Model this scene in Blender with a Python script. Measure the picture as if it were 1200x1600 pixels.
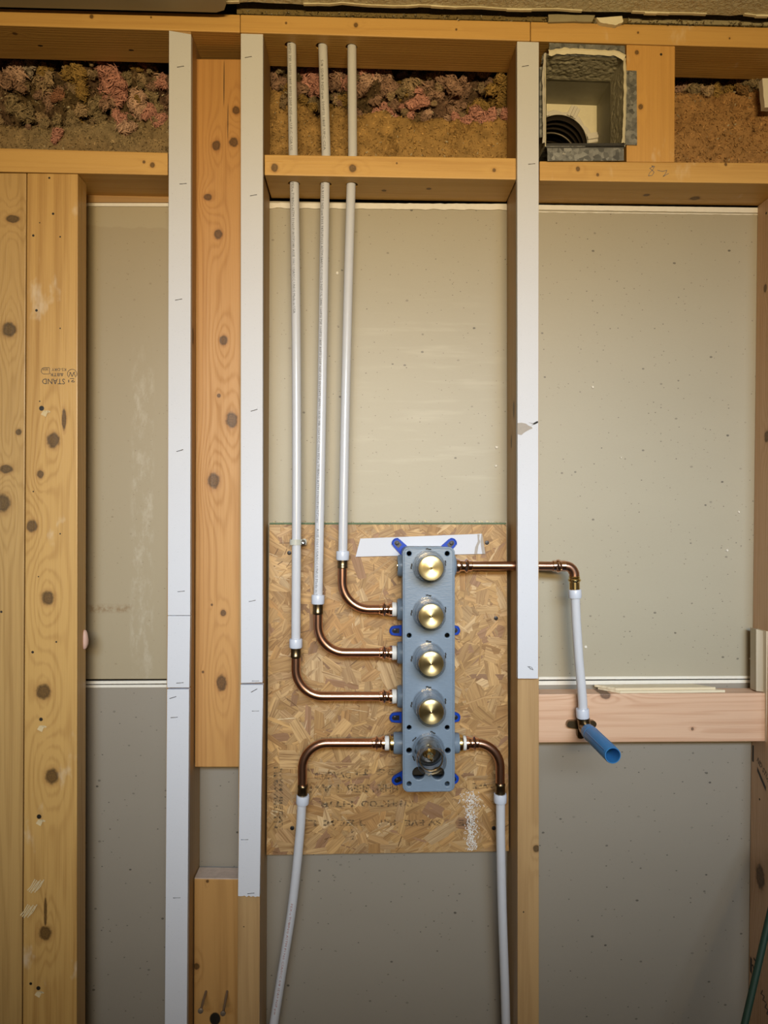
import bpy, bmesh, math, random
from mathutils import Vector, Matrix, noise as mnoise
random.seed(7)
for o in list(bpy.data.objects): bpy.data.objects.remove(o)
scene = bpy.context.scene
COL = scene.collection
# ------------------------------------------------------------------ camera
FPX = 1110.0
CAM = Vector((0.0, -1.2, 1.45))
YAW = math.radians(1.7); ROLL = math.radians(0.25)
fwd = Vector((math.sin(YAW), math.cos(YAW), 0)); rgt0 = Vector((math.cos(YAW), -math.sin(YAW), 0)); up0 = Vector((0, 0, 1))
rgt = rgt0*math.cos(ROLL) + up0*math.sin(ROLL); upv = up0*math.cos(ROLL) - rgt0*math.sin(ROLL)
cam_d = bpy.data.cameras.new('camera'); cam = bpy.data.objects.new('camera', cam_d); COL.objects.link(cam)
cam_d.sensor_fit = 'VERTICAL'; cam_d.sensor_height = 36.0; cam_d.sensor_width = 27.0
cam_d.lens = FPX/1600*36.0; cam_d.clip_start = 0.02; cam_d.clip_end = 50
R3 = Matrix((rgt, upv, -fwd)).transposed()
cam.matrix_world = Matrix.Translation(CAM) @ R3.to_4x4()
scene.camera = cam
# ------------------------------------------------------------------ world, lights, exposure
w = bpy.data.worlds.new('world'); scene.world = w; w.use_nodes = True
w.node_tree.nodes['Background'].inputs[0].default_value = (0.9, 0.85, 0.75, 1)
w.node_tree.nodes['Background'].inputs[1].default_value = 0.02
def area_light(name, loc, target, sx, sy, power, color, spread=180):
    l = bpy.data.lights.new(name, 'AREA'); l.shape = 'RECTANGLE'; l.size = sx; l.size_y = sy
    l.energy = power; l.color = color; l.spread = math.radians(spread)
    o = bpy.data.objects.new(name, l); COL.objects.link(o); o.location = loc
    o.rotation_euler = (Vector(target)-Vector(loc)).to_track_quat('-Z', 'Y').to_euler()
    return o
area_light('daylight_window', (0.25, -2.1, 1.98), (0.20, 0.0, 1.30), 1.9, 0.25, 5.6, (0.71, 0.86, 1.0), 46)
area_light('rear_light_bar', (0.10, -2.75, 1.76), (0.0, 0.0, 2.02), 0.9, 0.14, 9.5, (1.0, 0.72, 0.34), 72)
scene.view_settings.view_transform = 'Standard'; scene.view_settings.look = 'None'
scene.view_settings.gamma = 1.0; scene.view_settings.use_curve_mapping = False
scene.view_settings.exposure = 0.0

# ------------------------------------------------------------------ measuring
def P(px, py, Y):
    "world point seen at photo pixel (px,py) on the plane y = Y"
    d = fwd*FPX + rgt*(px-600) + upv*(800-py)
    return CAM + d*((Y-CAM.y)/d.y)
def S(Y): return (1.2+Y)/FPX          # metres per pixel at plane Y
# ------------------------------------------------------------------ node helpers
NT = None
def _in(sock, v):
    if v is None: return
    if isinstance(v, bpy.types.NodeSocket): NT.links.new(v, sock)
    elif isinstance(v, (tuple, list, Vector)):
        v = tuple(v); n = len(sock.default_value); sock.default_value = (v + (1.0,))[:n] if len(v) < n else v[:n]
    else: sock.default_value = v
def M(op, a, b=None, c=None, clamp=False):
    n = NT.nodes.new('ShaderNodeMath'); n.operation = op; n.use_clamp = clamp
    _in(n.inputs[0], a); _in(n.inputs[1], b); _in(n.inputs[2], c); return n.outputs[0]
def VM(op, a, b=None):
    n = NT.nodes.new('ShaderNodeVectorMath'); n.operation = op; _in(n.inputs[0], a); _in(n.inputs[1], b)
    return n.outputs['Value'] if op in ('LENGTH', 'DOT_PRODUCT', 'DISTANCE') else n.outputs[0]
def NOISE(vec, scale, detail=3.0, rough=0.5, dist=0.0, color=False):
    n = NT.nodes.new('ShaderNodeTexNoise'); _in(n.inputs['Vector'], vec); n.inputs['Scale'].default_value = scale
    n.inputs['Detail'].default_value = detail; n.inputs['Roughness'].default_value = rough; n.inputs['Distortion'].default_value = dist
    return n.outputs['Color' if color else 'Fac']
def VORO(vec, scale, feature='F1', rnd=1.0):
    n = NT.nodes.new('ShaderNodeTexVoronoi'); n.feature = feature; _in(n.inputs['Vector'], vec); n.inputs['Scale'].default_value = scale
    n.inputs['Randomness'].default_value = rnd; return n
def MR(x, a, b, c=0.0, d=1.0, smooth=True):
    n = NT.nodes.new('ShaderNodeMapRange'); n.interpolation_type = 'SMOOTHSTEP' if smooth else 'LINEAR'
    _in(n.inputs['Value'], x)
    for k, v in zip(('From Min', 'From Max', 'To Min', 'To Max'), (a, b, c, d)): n.inputs[k].default_value = v
    return n.outputs[0]
def MIX(f, a, b, blend='MIX'):
    n = NT.nodes.new('ShaderNodeMix'); n.data_type = 'RGBA'; n.blend_type = blend
    _in(n.inputs[0], f); _in(n.inputs[6], a); _in(n.inputs[7], b); return n.outputs[2]
def MIXF(f, a, b):
    n = NT.nodes.new('ShaderNodeMix'); n.data_type = 'FLOAT'; _in(n.inputs[0], f); _in(n.inputs[2], a); _in(n.inputs[3], b); return n.outputs[0]
def COORD(kind='Object'): return NT.nodes.new('ShaderNodeTexCoord').outputs[kind]
def SEP(v):
    n = NT.nodes.new('ShaderNodeSeparateXYZ'); _in(n.inputs[0], v); return n.outputs
def COMB(x, y, z):
    n = NT.nodes.new('ShaderNodeCombineXYZ'); _in(n.inputs[0], x); _in(n.inputs[1], y); _in(n.inputs[2], z); return n.outputs[0]
def ATTR(name):
    n = NT.nodes.new('ShaderNodeAttribute'); n.attribute_name = name; return n.outputs['Color']
def BUMP(h, strength=0.3, dist=0.001):
    n = NT.nodes.new('ShaderNodeBump'); n.inputs['Strength'].default_value = strength; n.inputs['Distance'].default_value = dist
    _in(n.inputs['Height'], h); return n.outputs[0]
def begin(name):
    global NT
    m = bpy.data.materials.new(name); m.use_nodes = True; NT = m.node_tree; return m
def prin(color, rough=0.5, metal=0.0, normal=None, **kw):
    b = NT.nodes['Principled BSDF']; _in(b.inputs['Base Color'], color); _in(b.inputs['Roughness'], rough); _in(b.inputs['Metallic'], metal)
    if normal is not None: _in(b.inputs['Normal'], normal)
    for k, v in kw.items(): _in(b.inputs[k.replace('_', ' ')], v)
    return b
def srgb(r, g, b):
    f = lambda c: (c/255/12.92) if c/255 <= 0.04045 else ((c/255+0.055)/1.055)**2.4
    return (f(r), f(g), f(b), 1.0)
# ------------------------------------------------------------------ materials
def wood(name, light, dark, axis='z', seed=0, freq=85, knots=(), amp=1.0, rough=0.5, origin=(0, 0, 0), contrast=0.5, coat=0.0, chalk=0.0):
    """plank: rings round a pith axis, warped along the grain; knots = (world point, radius, kind, plane)"""
    m = begin(name); co = COORD()
    off = Vector((seed*1.37 % 5, seed*2.11 % 5, seed*3.7 % 5))
    st = (1, 1, 0.055) if axis == 'z' else (0.055, 1, 1)
    g = VM('ADD', VM('MULTIPLY', co, st), off)
    s = SEP(co); x, y, z = s[0], s[1], s[2]
    warp = M('SUBTRACT', NOISE(g, 16, 2, 0.5), 0.5); warp2 = M('SUBTRACT', NOISE(VM('ADD', g, (3, 1, 7)), 45, 2), 0.5)
    rnd = random.Random(seed+11); ox = rnd.uniform(-0.03, 0.03); oy = rnd.uniform(0.03, 0.09)
    a = x if axis == 'z' else z
    aa = M('ADD', M('SUBTRACT', a, ox), M('MULTIPLY', warp, 0.05*amp))
    bb = M('ADD', M('SUBTRACT', y, oy), M('MULTIPLY', warp2, 0.012*amp))
    r = M('SQRT', M('ADD', M('MULTIPLY', aa, aa), M('MULTIPLY', bb, bb)))
    phase = M('MULTIPLY', r, freq*2.0)
    core = None; hole = None; halo = None; rim = None
    O = Vector(origin)
    jn = M('MULTIPLY', M('SUBTRACT', NOISE(co, 140, 2), 0.5), 0.6) if knots else None
    for ki, k in enumerate(knots):
        kp, kr, kind = k[0], k[1], k[2]; plane = k[3] if len(k) > 3 else 'xz'; asp = k[4] if len(k) > 4 else 1.15
        kp = Vector(kp)-O
        sc = (1/kr, 0, 1/(kr*asp)) if plane == 'xz' else ((0, 1/kr, 1/(kr*asp)) if plane == 'yz' else (1/(kr*asp), 1/kr, 0))
        dv = VM('MULTIPLY', VM('SUBTRACT', co, kp), sc); d = VM('LENGTH', dv)
        if kind == 'hole':
            h = MR(d, 0.8, 1.05, 1, 0); hole = h if hole is None else M('MAXIMUM', hole, h); continue
        d2 = M('ADD', d, jn)
        # grain swerves round the knot: a bump added to the ring phase, longer along the grain
        st2 = (0.42, 0.42, 0.20) if axis == 'z' else (0.20, 0.42, 0.42)
        dw = VM('LENGTH', VM('MULTIPLY', dv, st2)); wk = M('EXPONENT', M('MULTIPLY', M('MULTIPLY', dw, dw), -1.0))
        phase = M('ADD', phase, M('MULTIPLY', wk, (1 if ki % 2 else -1)*min(3.2, 380*kr)))
        c = MR(d2, 0.80, 1.05, 1, 0); core = c if core is None else M('MAXIMUM', core, c)
        rm = M('MULTIPLY', MR(d2, 0.55, 0.95), MR(d2, 0.95, 1.3, 1, 0)); rim = rm if rim is None else M('MAXIMUM', rim, rm)
        hh = MR(d2, 0.9, 2.0, 1, 0); halo = hh if halo is None else M('MAXIMUM', halo, hh)
    wave = M('ADD', M('MULTIPLY', M('SINE', M('MULTIPLY', phase, 6.2832)), 0.5), 0.5)
    line = M('POWER', wave, 2.2)
    fib = NOISE(VM('ADD', VM('MULTIPLY', co, (520, 520, 10) if axis == 'z' else (10, 520, 520)), off), 1.0, 3, 0.65)
    mid = NOISE(VM('ADD', VM('MULTIPLY', co, (110, 110, 1.6) if axis == 'z' else (1.6, 110, 110)), off), 1.0, 3, 0.6)
    blot = NOISE(VM('MULTIPLY', g, (1.5, 1.5, 2.5)), 10, 3, 0.55)
    f = M('ADD', M('MULTIPLY', line, contrast*0.85), M('MULTIPLY', M('SUBTRACT', fib, 0.5), 0.9))
    f = M('ADD', f, M('MULTIPLY', M('SUBTRACT', mid, 0.47), 1.3))
    f = M('ADD', f, M('MULTIPLY', M('SUBTRACT', blot, 0.48), 1.0), clamp=True)
    colr = MIX(f, light, dark)
    if halo is not None: colr = MIX(M('MULTIPLY', halo, 0.42), colr, (dark[0]*0.75, dark[1]*0.6, dark[2]*0.5, 1))
    if core is not None:
        kc = MIX(NOISE(co, 420, 2), tuple(c*0.14 for c in dark[:3]), tuple(c*0.60 for c in dark[:3])); colr = MIX(core, colr, kc)
        colr = MIX(M('MULTIPLY', rim, 0.6), colr, tuple(c*0.16 for c in dark[:3]))
    if chalk > 0:
        ck = M('MULTIPLY', MR(NOISE(VM('MULTIPLY', co, (18, 18, 9)), 1.0, 4, 0.65), 0.60, 0.74), chalk)
        colr = MIX(ck, colr, (0.80, 0.76, 0.66, 1))
    if hole is not None: colr = MIX(hole, colr, (0.012, 0.009, 0.006, 1))
    prin(colr, MIXF(f, rough, rough+0.15), normal=BUMP(M('ADD', fib, M('MULTIPLY', line, 0.4)), 0.35, 0.0007), Coat_Weight=coat, Coat_Roughness=0.25)
    return m
def paper(name, base, dark, fleck=(0.06, 0.055, 0.05, 1), fscale=95, dens=0.35, extra=None, rough=0.6, spec=0.3):
    m = begin(name); co = COORD()
    fine = NOISE(VM('MULTIPLY', co, (220, 220, 700)), 1.0, 3, 0.6)
    big = NOISE(VM('MULTIPLY', co, (2.2, 2.2, 5)), 1.0, 4, 0.55)
    c = MIX(M('ADD', M('MULTIPLY', big, 0.7), M('MULTIPLY', fine, 0.3)), base, dark)
    for sc, rr, dn in ((fscale, 0.13, dens), (fscale*0.45, 0.085, dens*0.85), (fscale*2.1, 0.16, dens)):
        v = VORO(VM('MULTIPLY', co, (1, 1, 1.45)), sc)
        rs = SEP(v.outputs['Color'])
        on = M('GREATER_THAN', rs[0], 1-dn)
        rad = M('MULTIPLY', M('ADD', rs[1], 0.15), rr)
        dd = M('ADD', v.outputs['Distance'], M('MULTIPLY', M('SUBTRACT', NOISE(co, sc*5, 2), 0.5), 0.08))
        mask = M('MULTIPLY', M('LESS_THAN', dd, rad), on)
        c = MIX(M('MULTIPLY', mask, M('ADD', M('MULTIPLY', rs[2], 0.6), 0.25)), c, fleck)
    if extra: c = extra(c, co)
    prin(c, rough, normal=BUMP(fine, 0.12, 0.0004), Specular_IOR_Level=spec)
    return m
def plain(name, color, rough=0.5, metal=0.0, var=0.12, scale=60, bump=0.0, **kw):
    m = begin(name); co = COORD(); n = NOISE(co, scale, 3, 0.6)
    d = tuple(max(0, c*(1-2*var)) for c in color[:3]) + (1,)
    prin(MIX(n, color, d), rough, metal, normal=BUMP(n, bump, 0.001) if bump else None, **kw); return m
def attr_mat(name, rough=0.85, bump_scale=500, var=0.35):
    m = begin(name); co = COORD(); n = NOISE(co, bump_scale, 3, 0.65)
    c = MIX(M('MULTIPLY', n, var*2), ATTR('Col'), (0.02, 0.015, 0.01, 1)); prin(c, rough, normal=BUMP(n, 0.6, 0.002), Specular_IOR_Level=0.15); return m

WL, WD = (0.60, 0.375, 0.135, 1), (0.40, 0.22, 0.065, 1)
MAT = {}
MAT['strip'] = paper('gypsum_white_paper', (0.63, 0.665, 0.76, 1), (0.56, 0.59, 0.68, 1), (0.28, 0.31, 0.36, 1), 420, 0.5, None, 0.6, 0.3)
MAT['torn'] = plain('torn_grey_paper', (0.42, 0.39, 0.37, 1), 0.9, 0, 0.1, 200)
MAT['gyp'] = plain('gypsum_core', (0.74, 0.72, 0.68, 1), 0.85, 0, 0.08, 300, 0.2)
MAT['gypedge'] = plain('gypsum_edge', (0.80, 0.78, 0.72, 1), 0.8, 0, 0.07, 150)
MAT['pex'] = plain('pex_plastic', (0.60, 0.63, 0.71, 1), 0.24, 0, 0.03, 30, Subsurface_Weight=0.25, Subsurface_Radius=(0.006, 0.006, 0.006), Specular_IOR_Level=0.55)
MAT['pexring'] = plain('pex_ring_plastic', (0.60, 0.66, 0.80, 1), 0.3, 0, 0.05, 90)
MAT['ink'] = plain('black_ink', (0.05, 0.05, 0.055, 1), 0.6)
MAT['greyink'] = plain('grey_pipe_ink', (0.16, 0.17, 0.20, 1), 0.5)
MAT['redink'] = plain('red_pipe_ink', (0.38, 0.14, 0.12, 1), 0.5)
MAT['copper'] = plain('copper', (0.66, 0.37, 0.26, 1), 0.28, 1.0, 0.16, 40)
MAT['copperbright'] = plain('bright_copper', (0.92, 0.62, 0.50, 1), 0.16, 1.0, 0.08, 120)
MAT['agedbrass'] = plain('aged_brass', (0.26, 0.20, 0.12, 1), 0.32, 1.0, 0.18, 150)
MAT['brass'] = plain('brass', (0.78, 0.62, 0.30, 1), 0.2, 1.0, 0.06, 80)
MAT['ptfe'] = plain('thread_tape', (0.80, 0.82, 0.84, 1), 0.5, 0, 0.1, 400, 0.4)
MAT['blue'] = plain('blue_plastic', (0.008, 0.060, 0.48, 1), 0.45, 0, 0.08, 80, Specular_IOR_Level=0.2)
MAT['bluetube'] = plain('sky_blue_plastic', (0.035, 0.19, 0.48, 1), 0.38, 0, 0.06, 120)
MAT['screw'] = plain('black_screw', (0.045, 0.045, 0.05, 1), 0.4, 0.7, 0.2, 500)
MAT['steel'] = plain('zinc_steel', (0.55, 0.55, 0.56, 1), 0.35, 1.0, 0.15, 200)
MAT['rust'] = plain('dull_nail', (0.30, 0.24, 0.19, 1), 0.5, 0.6, 0.2, 300)
MAT['clearstrap'] = plain('milky_plastic', (0.60, 0.62, 0.58, 1), 0.35)
MAT['dark'] = plain('dark_rubber', (0.012, 0.011, 0.010, 1), 0.7)
MAT['green'] = plain('dark_green_enamel', (0.010, 0.045, 0.030, 1), 0.65, 0, 0.15, 40)
MAT['shim'] = wood('pale_shim_wood', (0.74, 0.66, 0.50, 1), (0.60, 0.50, 0.34, 1), 'x', 61, 60)
MAT['floor'] = plain('plywood_floor', (0.16, 0.11, 0.065, 1), 0.7, 0, 0.2, 6)
MAT['wallpaint'] = plain('room_wall_paint', (0.42, 0.36, 0.27, 1), 0.8, 0, 0.04, 4)
def _ceil():
    m = begin('textured_ceiling_paint'); co = COORD()
    n = NOISE(VM('MULTIPLY', co, (1, 1, 1)), 130, 4, 0.6, 0.6)
    prin(MIX(n, (0.80, 0.76, 0.60, 1), (0.70, 0.66, 0.50, 1)), 0.7, normal=BUMP(n, 1.0, 0.006)); return m
MAT['ceil'] = _ceil()
def _plaster():
    m = begin('textured_plaster'); co = COORD()
    n = NOISE(co, 150, 4, 0.6, 0.8)
    prin(MIX(n, (0.60, 0.57, 0.45, 1), (0.46, 0.43, 0.32, 1)), 0.7, normal=BUMP(n, 0.5, 0.003)); return m
MAT['plaster'] = _plaster()
MAT['smoothduct'] = plain('smooth_duct_lining', (0.34, 0.32, 0.24, 1), 0.6, 0, 0.15, 50, 0.2)
MAT['cream'] = plain('cream_paint', (0.80, 0.76, 0.60, 1), 0.6, 0, 0.06, 120, 0.5)
def _galv():
    m = begin('galvanised_steel'); co = COORD()
    v = VORO(co, 150); r = SEP(v.outputs['Color'])[0]; n = NOISE(co, 70, 4, 0.65)
    c = MIX(M('MULTIPLY', r, n), (0.10, 0.105, 0.11, 1), (0.52, 0.54, 0.54, 1))
    c = MIX(MR(NOISE(co, 42, 4, 0.7), 0.66, 0.70), c, (0.62, 0.61, 0.56, 1))
    prin(c, 0.45, 0.55); return m
MAT['galv'] = _galv()
def _valve():
    m = begin('blue_grey_valve_plastic'); co = COORD()
    n = NOISE(VM('MULTIPLY', co, (160, 160, 420)), 1.0, 2, 0.5)
    prin(MIX(n, (0.185, 0.255, 0.355, 1), (0.155, 0.215, 0.30, 1)), 0.36, normal=BUMP(n, 0.25, 0.0008)); return m
MAT['valve'] = _valve()
def _brushed():
    m = begin('turned_brass_face'); co = COORD('Object'); s = SEP(co)
    r = M('SQRT', M('ADD', M('MULTIPLY', s[0], s[0]), M('MULTIPLY', s[2], s[2])))
    n = NOISE(COMB(M('MULTIPLY', r, 4000), 0, 0), 1.0, 2, 0.6)
    t = NT.nodes.new('ShaderNodeTangent'); t.direction_type = 'RADIAL'; t.axis = 'Y'
    b = prin(MIX(n, (0.80, 0.70, 0.42, 1), (0.66, 0.56, 0.30, 1)), 0.36, 1.0, normal=BUMP(n, 0.06, 0.0002), Anisotropic=0.85, Anisotropic_Rotation=0.25)
    NT.links.new(t.outputs[0], b.inputs['Tangent']); return m
MAT['turned'] = _brushed()
def _clear():
    m = begin('clear_plastic'); NT.nodes.remove(NT.nodes['Principled BSDF'])
    tr = NT.nodes.new('ShaderNodeBsdfTransparent'); tr.inputs[0].default_value = (0.985, 0.988, 0.992, 1)
    gl = NT.nodes.new('ShaderNodeBsdfGlossy'); gl.inputs['Roughness'].default_value = 0.08
    ge = NT.nodes.new('ShaderNodeNewGeometry'); cosi = M('ABSOLUTE', VM('DOT_PRODUCT', ge.outputs['Normal'], ge.outputs['Incoming']))
    f = M('ADD', M('MULTIPLY', M('POWER', M('SUBTRACT', 1.0, cosi), 3.0), 0.60), 0.05, clamp=True)      # Schlick reflectance, same on both faces of the wall
    mx = NT.nodes.new('ShaderNodeMixShader')
    NT.links.new(f, mx.inputs[0]); NT.links.new(tr.outputs[0], mx.inputs[1]); NT.links.new(gl.outputs[0], mx.inputs[2])
    NT.links.new(mx.outputs[0], NT.nodes['Material Output'].inputs[0]); return m
MAT['clear'] = _clear()
MAT['cellulose'] = attr_mat('cellulose_insulation', 0.95, 420, 0.3)
MAT['fluff'] = attr_mat('fibreglass_wool', 0.95, 300, 0.22)
def _osb():
    m = begin('oriented_strand_flakes'); uv = COORD('UV')
    fib = NOISE(VM('MULTIPLY', uv, (16, 420, 1)), 1.0, 4, 0.65)
    band = NOISE(VM('MULTIPLY', uv, (8, 120, 1)), 1.0, 2, 0.5)
    f = M('ADD', M('MULTIPLY', fib, 0.6), M('MULTIPLY', band, 0.5))
    c = MIX(MR(f, 0.42, 0.74, 0, 0.88), ATTR('Col'), (0.20, 0.10, 0.035, 1)); 
    prin(c, 0.55, normal=BUMP(fib, 0.35, 0.0006)); return m
MAT['osb'] = _osb()
MAT['osbcore'] = plain('strand_board_core', (0.42, 0.25, 0.10, 1), 0.8, 0, 0.3, 120, 0.5)
def _smudge():
    m = begin('faded_black_stamp'); co = COORD(); n = NOISE(co, 230, 3, 0.7)
    b = prin((0.035, 0.035, 0.03, 1), 0.7); NT.links.new(MR(n, 0.38, 0.66, 0.0, 0.62), b.inputs['Alpha']); return m
MAT['smudge'] = _smudge()
# ------------------------------------------------------------------ mesh builder
class MB:
    def __init__(s): s.v = []; s.f = []; s.c = []; s.uv = None
    def poly(s, pts, col=None):
        b = len(s.v); s.v += [Vector(p) for p in pts]; s.f.append(tuple(range(b, b+len(pts)))); s.c.append(col); return s
    def mesh(s, vs, fs, col=None):
        b = len(s.v); s.v += [Vector(p) for p in vs]; s.f += [tuple(i+b for i in f) for f in fs]; s.c += [col]*len(fs); return s
    def hexa(s, front, back, col=None):
        "front/back: TL,TR,BR,BL"
        return s.mesh(list(front)+list(back), [(3, 2, 1, 0), (4, 5, 6, 7), (0, 1, 5, 4), (1, 2, 6, 5), (2, 3, 7, 6), (3, 0, 4, 7)], col)
    def quad(s, q, Y, depth, col=None):
        "pixel quad on plane Y pushed back by depth"
        fr = [P(a, b, Y) for a, b in q]; return s.hexa(fr, [p+Vector((0, depth, 0)) for p in fr], col)
    def box(s, c, sx, sy, sz, col=None):
        c = Vector(c); h = Vector((sx/2, sy/2, sz/2))
        f = [c+Vector((a*h.x, -h.y, b*h.z)) for a, b in ((-1, 1), (1, 1), (1, -1), (-1, -1))]
        return s.hexa(f, [p+Vector((0, sy, 0)) for p in f], col)
    def tube(s, path, r, seg=16, caps=True, col=None):
        path = [Vector(p) for p in path]; n = len(path); rs = r if isinstance(r, (list, tuple)) else [r]*n
        t0 = (path[1]-path[0]).normalized(); ref = Vector((0, -1, 0)) if abs(t0.y) < 0.9 else Vector((1, 0, 0))
        u = (ref - t0*ref.dot(t0)).normalized(); rings = []; vs = []
        for i, p in enumerate(path):
            t = ((path[min(i+1, n-1)]-path[i]).normalized()+(path[i]-path[max(i-1, 0)]).normalized()).normalized()
            u = (u - t*u.dot(t)).normalized(); v = t.cross(u)
            vs += [p+(u*math.cos(2*math.pi*k/seg)+v*math.sin(2*math.pi*k/seg))*rs[i] for k in range(seg)]
        fs = []
        for i in range(n-1):
            for k in range(seg):
                a = i*seg+k; b = i*seg+(k+1) % seg; fs.append((a, b, b+seg, a+seg))
        if caps: fs.append(tuple(reversed(range(seg)))); fs.append(tuple((n-1)*seg+k for k in range(seg)))
        return s.mesh(vs, fs, col)
    def lathe(s, prof, o, ax, seg=24, col=None, close=False, phase=0.0):
        "prof: (radius, height along ax)"
        o = Vector(o); ax = Vector(ax).normalized(); ref = Vector((0, 0, 1)) if abs(ax.z) < 0.9 else Vector((1, 0, 0))
        u = (ref-ax*ref.dot(ax)).normalized(); v = ax.cross(u); vs = []; fs = []; n = len(prof)
        for r, h in prof:
            r = max(r, 1e-5)
            vs += [o+ax*h+(u*math.cos(2*math.pi*k/seg+phase)+v*math.sin(2*math.pi*k/seg+phase))*r for k in range(seg)]
        for i in range(n-1 if not close else n):
            j = (i+1) % n
            for k in range(seg):
                k2 = (k+1) % seg; fs.append((i*seg+k, i*seg+k2, j*seg+k2, j*seg+k))
        if not close:
            if prof[0][0] > 1e-4: fs.append(tuple(reversed(range(seg))))
            if prof[-1][0] > 1e-4: fs.append(tuple((n-1)*seg+k for k in range(seg)))
        return s.mesh(vs, fs, col)
    def build(s, name, mat, parent=None, loc=None, smooth=None, bevel=0.0):
        if parent is not None: base = Vector(parent['_o'])
        else:
            if loc is None:
                mn = [min(v[i] for v in s.v) for i in range(3)]; mx = [max(v[i] for v in s.v) for i in range(3)]
                loc = ((mn[0]+mx[0])/2, (mn[1]+mx[1])/2, mn[2])
            base = Vector(loc)
        me = bpy.data.meshes.new(name); me.from_pydata([tuple(v-base) for v in s.v], [], s.f)
        if any(c is not None for c in s.c):
            ca = me.color_attributes.new('Col', 'FLOAT_COLOR', 'CORNER'); buf = []
            for c, f in zip(s.c, s.f):
                c = c or (0.5, 0.5, 0.5)
                buf += [c[0], c[1], c[2], 1.0]*len(f)
            ca.data.foreach_set('color', buf)
        if s.uv:
            ul = me.uv_layers.new(name='UVMap'); ul.data.foreach_set('uv', [x for uvs in s.uv for x in uvs])
        if not s.uv and not any(c is not None for c in s.c):
            bm = bmesh.new(); bm.from_mesh(me); bmesh.ops.recalc_face_normals(bm, faces=bm.faces)
            if bevel: bmesh.ops.bevel(bm, geom=[e for e in bm.edges if len(e.link_faces) == 2 and e.calc_face_angle(0) > 0.5], offset=bevel, segments=2, profile=0.6, affect='EDGES')
            bm.to_mesh(me); bm.free()
        if smooth:
            me.shade_smooth(); me.set_sharp_from_angle(angle=math.radians(smooth))
        me.materials.append(mat if not isinstance(mat, str) else MAT[mat])
        o = bpy.data.objects.new(name, me); COL.objects.link(o)
        if parent is not None:
            o.parent = parent; o['_o'] = tuple(base)
        else: o.location = base; o['_o'] = tuple(base)
        return o
ALL_TMP = []
def tag(o, label, cat, group=None, kind=None):
    if label: o['label'] = label
    if cat: o['category'] = cat
    if group: o['group'] = group
    if kind: o['kind'] = kind
    return o
def struct(o, label=None):
    o['kind'] = 'structure'
    if label: o['label'] = label
    return o
def empty(name, loc, label, cat, group=None):
    o = bpy.data.objects.new(name, None); COL.objects.link(o); o.location = loc; o['_o'] = tuple(loc); o.empty_display_size = 0.05
    return tag(o, label, cat, group)
def drill(o, cyls):
    "cut round holes: (point, axis, radius, length)"
    dg_objs = []
    for p, ax, r, L in cyls:
        mb = MB(); ax = Vector(ax).normalized(); mb.lathe([(r, -L/2), (r, L/2)], p, ax, 20)
        c = mb.build('cutter', MAT['dark']); dg_objs.append(c)
        md = o.modifiers.new('hole', 'BOOLEAN'); md.object = c; md.operation = 'DIFFERENCE'; md.solver = 'EXACT'
    bpy.context.view_layer.update(); dg = bpy.context.evaluated_depsgraph_get()
    me = bpy.data.meshes.new_from_object(o.evaluated_get(dg)); o.modifiers.clear(); old = o.data; o.data = me; me.name = old.name
    for c in dg_objs: bpy.data.objects.remove(c)
def text_geo(s, size=1.0, res=2, bold=0.0):
    cu = bpy.data.curves.new('t', 'FONT'); cu.body = s; cu.offset = bold; cu.size = size; cu.resolution_u = res
    o = bpy.data.objects.new('t', cu); COL.objects.link(o); bpy.context.view_layer.update()
    me = o.evaluated_get(bpy.context.evaluated_depsgraph_get()).to_mesh()
    vs = [v.co.copy() for v in me.vertices]; fs = [tuple(p.vertices) for p in me.polygons]
    o.evaluated_get(bpy.context.evaluated_depsgraph_get()).to_mesh_clear(); bpy.data.objects.remove(o); return vs, fs
def text_on(mb, s, origin, U, V, size, width=None, bold=0.0):
    vs, fs = text_geo(s, 1.0, 2, bold)
    if not vs: return
    x0 = min(v.x for v in vs); x1 = max(v.x for v in vs); kx = size if width is None else width/(x1-x0)
    mb.mesh([origin + U*((v.x-x0)*kx) + V*(v.y*size) for v in vs], fs)
def fillet(pts, rads, n=10):
    pts = [Vector(p) for p in pts]; out = [pts[0]]
    for i in range(1, len(pts)-1):
        a = (pts[i-1]-pts[i]).normalized(); b = (pts[i+1]-pts[i]).normalized(); r = rads[i-1]
        ang = a.angle(b); d = r/math.tan(ang/2); c = pts[i]+(a+b).normalized()*(r/math.sin(ang/2))
        s0 = pts[i]+a*d-c; s1 = pts[i]+b*d-c; tot = s0.angle(s1)
        for k in range(n+1):
            t = k/n; out.append(c+(s0*math.sin((1-t)*tot)+s1*math.sin(t*tot))/math.sin(tot))
    return out+[pts[-1]]
def smoothpath(pts, n=8):
    pts = [Vector(p) for p in pts]; out = []; q = [2*pts[0]-pts[1]]+pts+[2*pts[-1]-pts[-2]]
    for i in range(1, len(q)-2):
        for k in range(n):
            t = k/n; a, b, c, d = q[i-1], q[i], q[i+1], q[i+2]
            out.append(0.5*((2*b)+(c-a)*t+(2*a-5*b+4*c-d)*t*t+(3*b-3*c+d-a)*t**3))
    return out+[pts[-1]]

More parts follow.
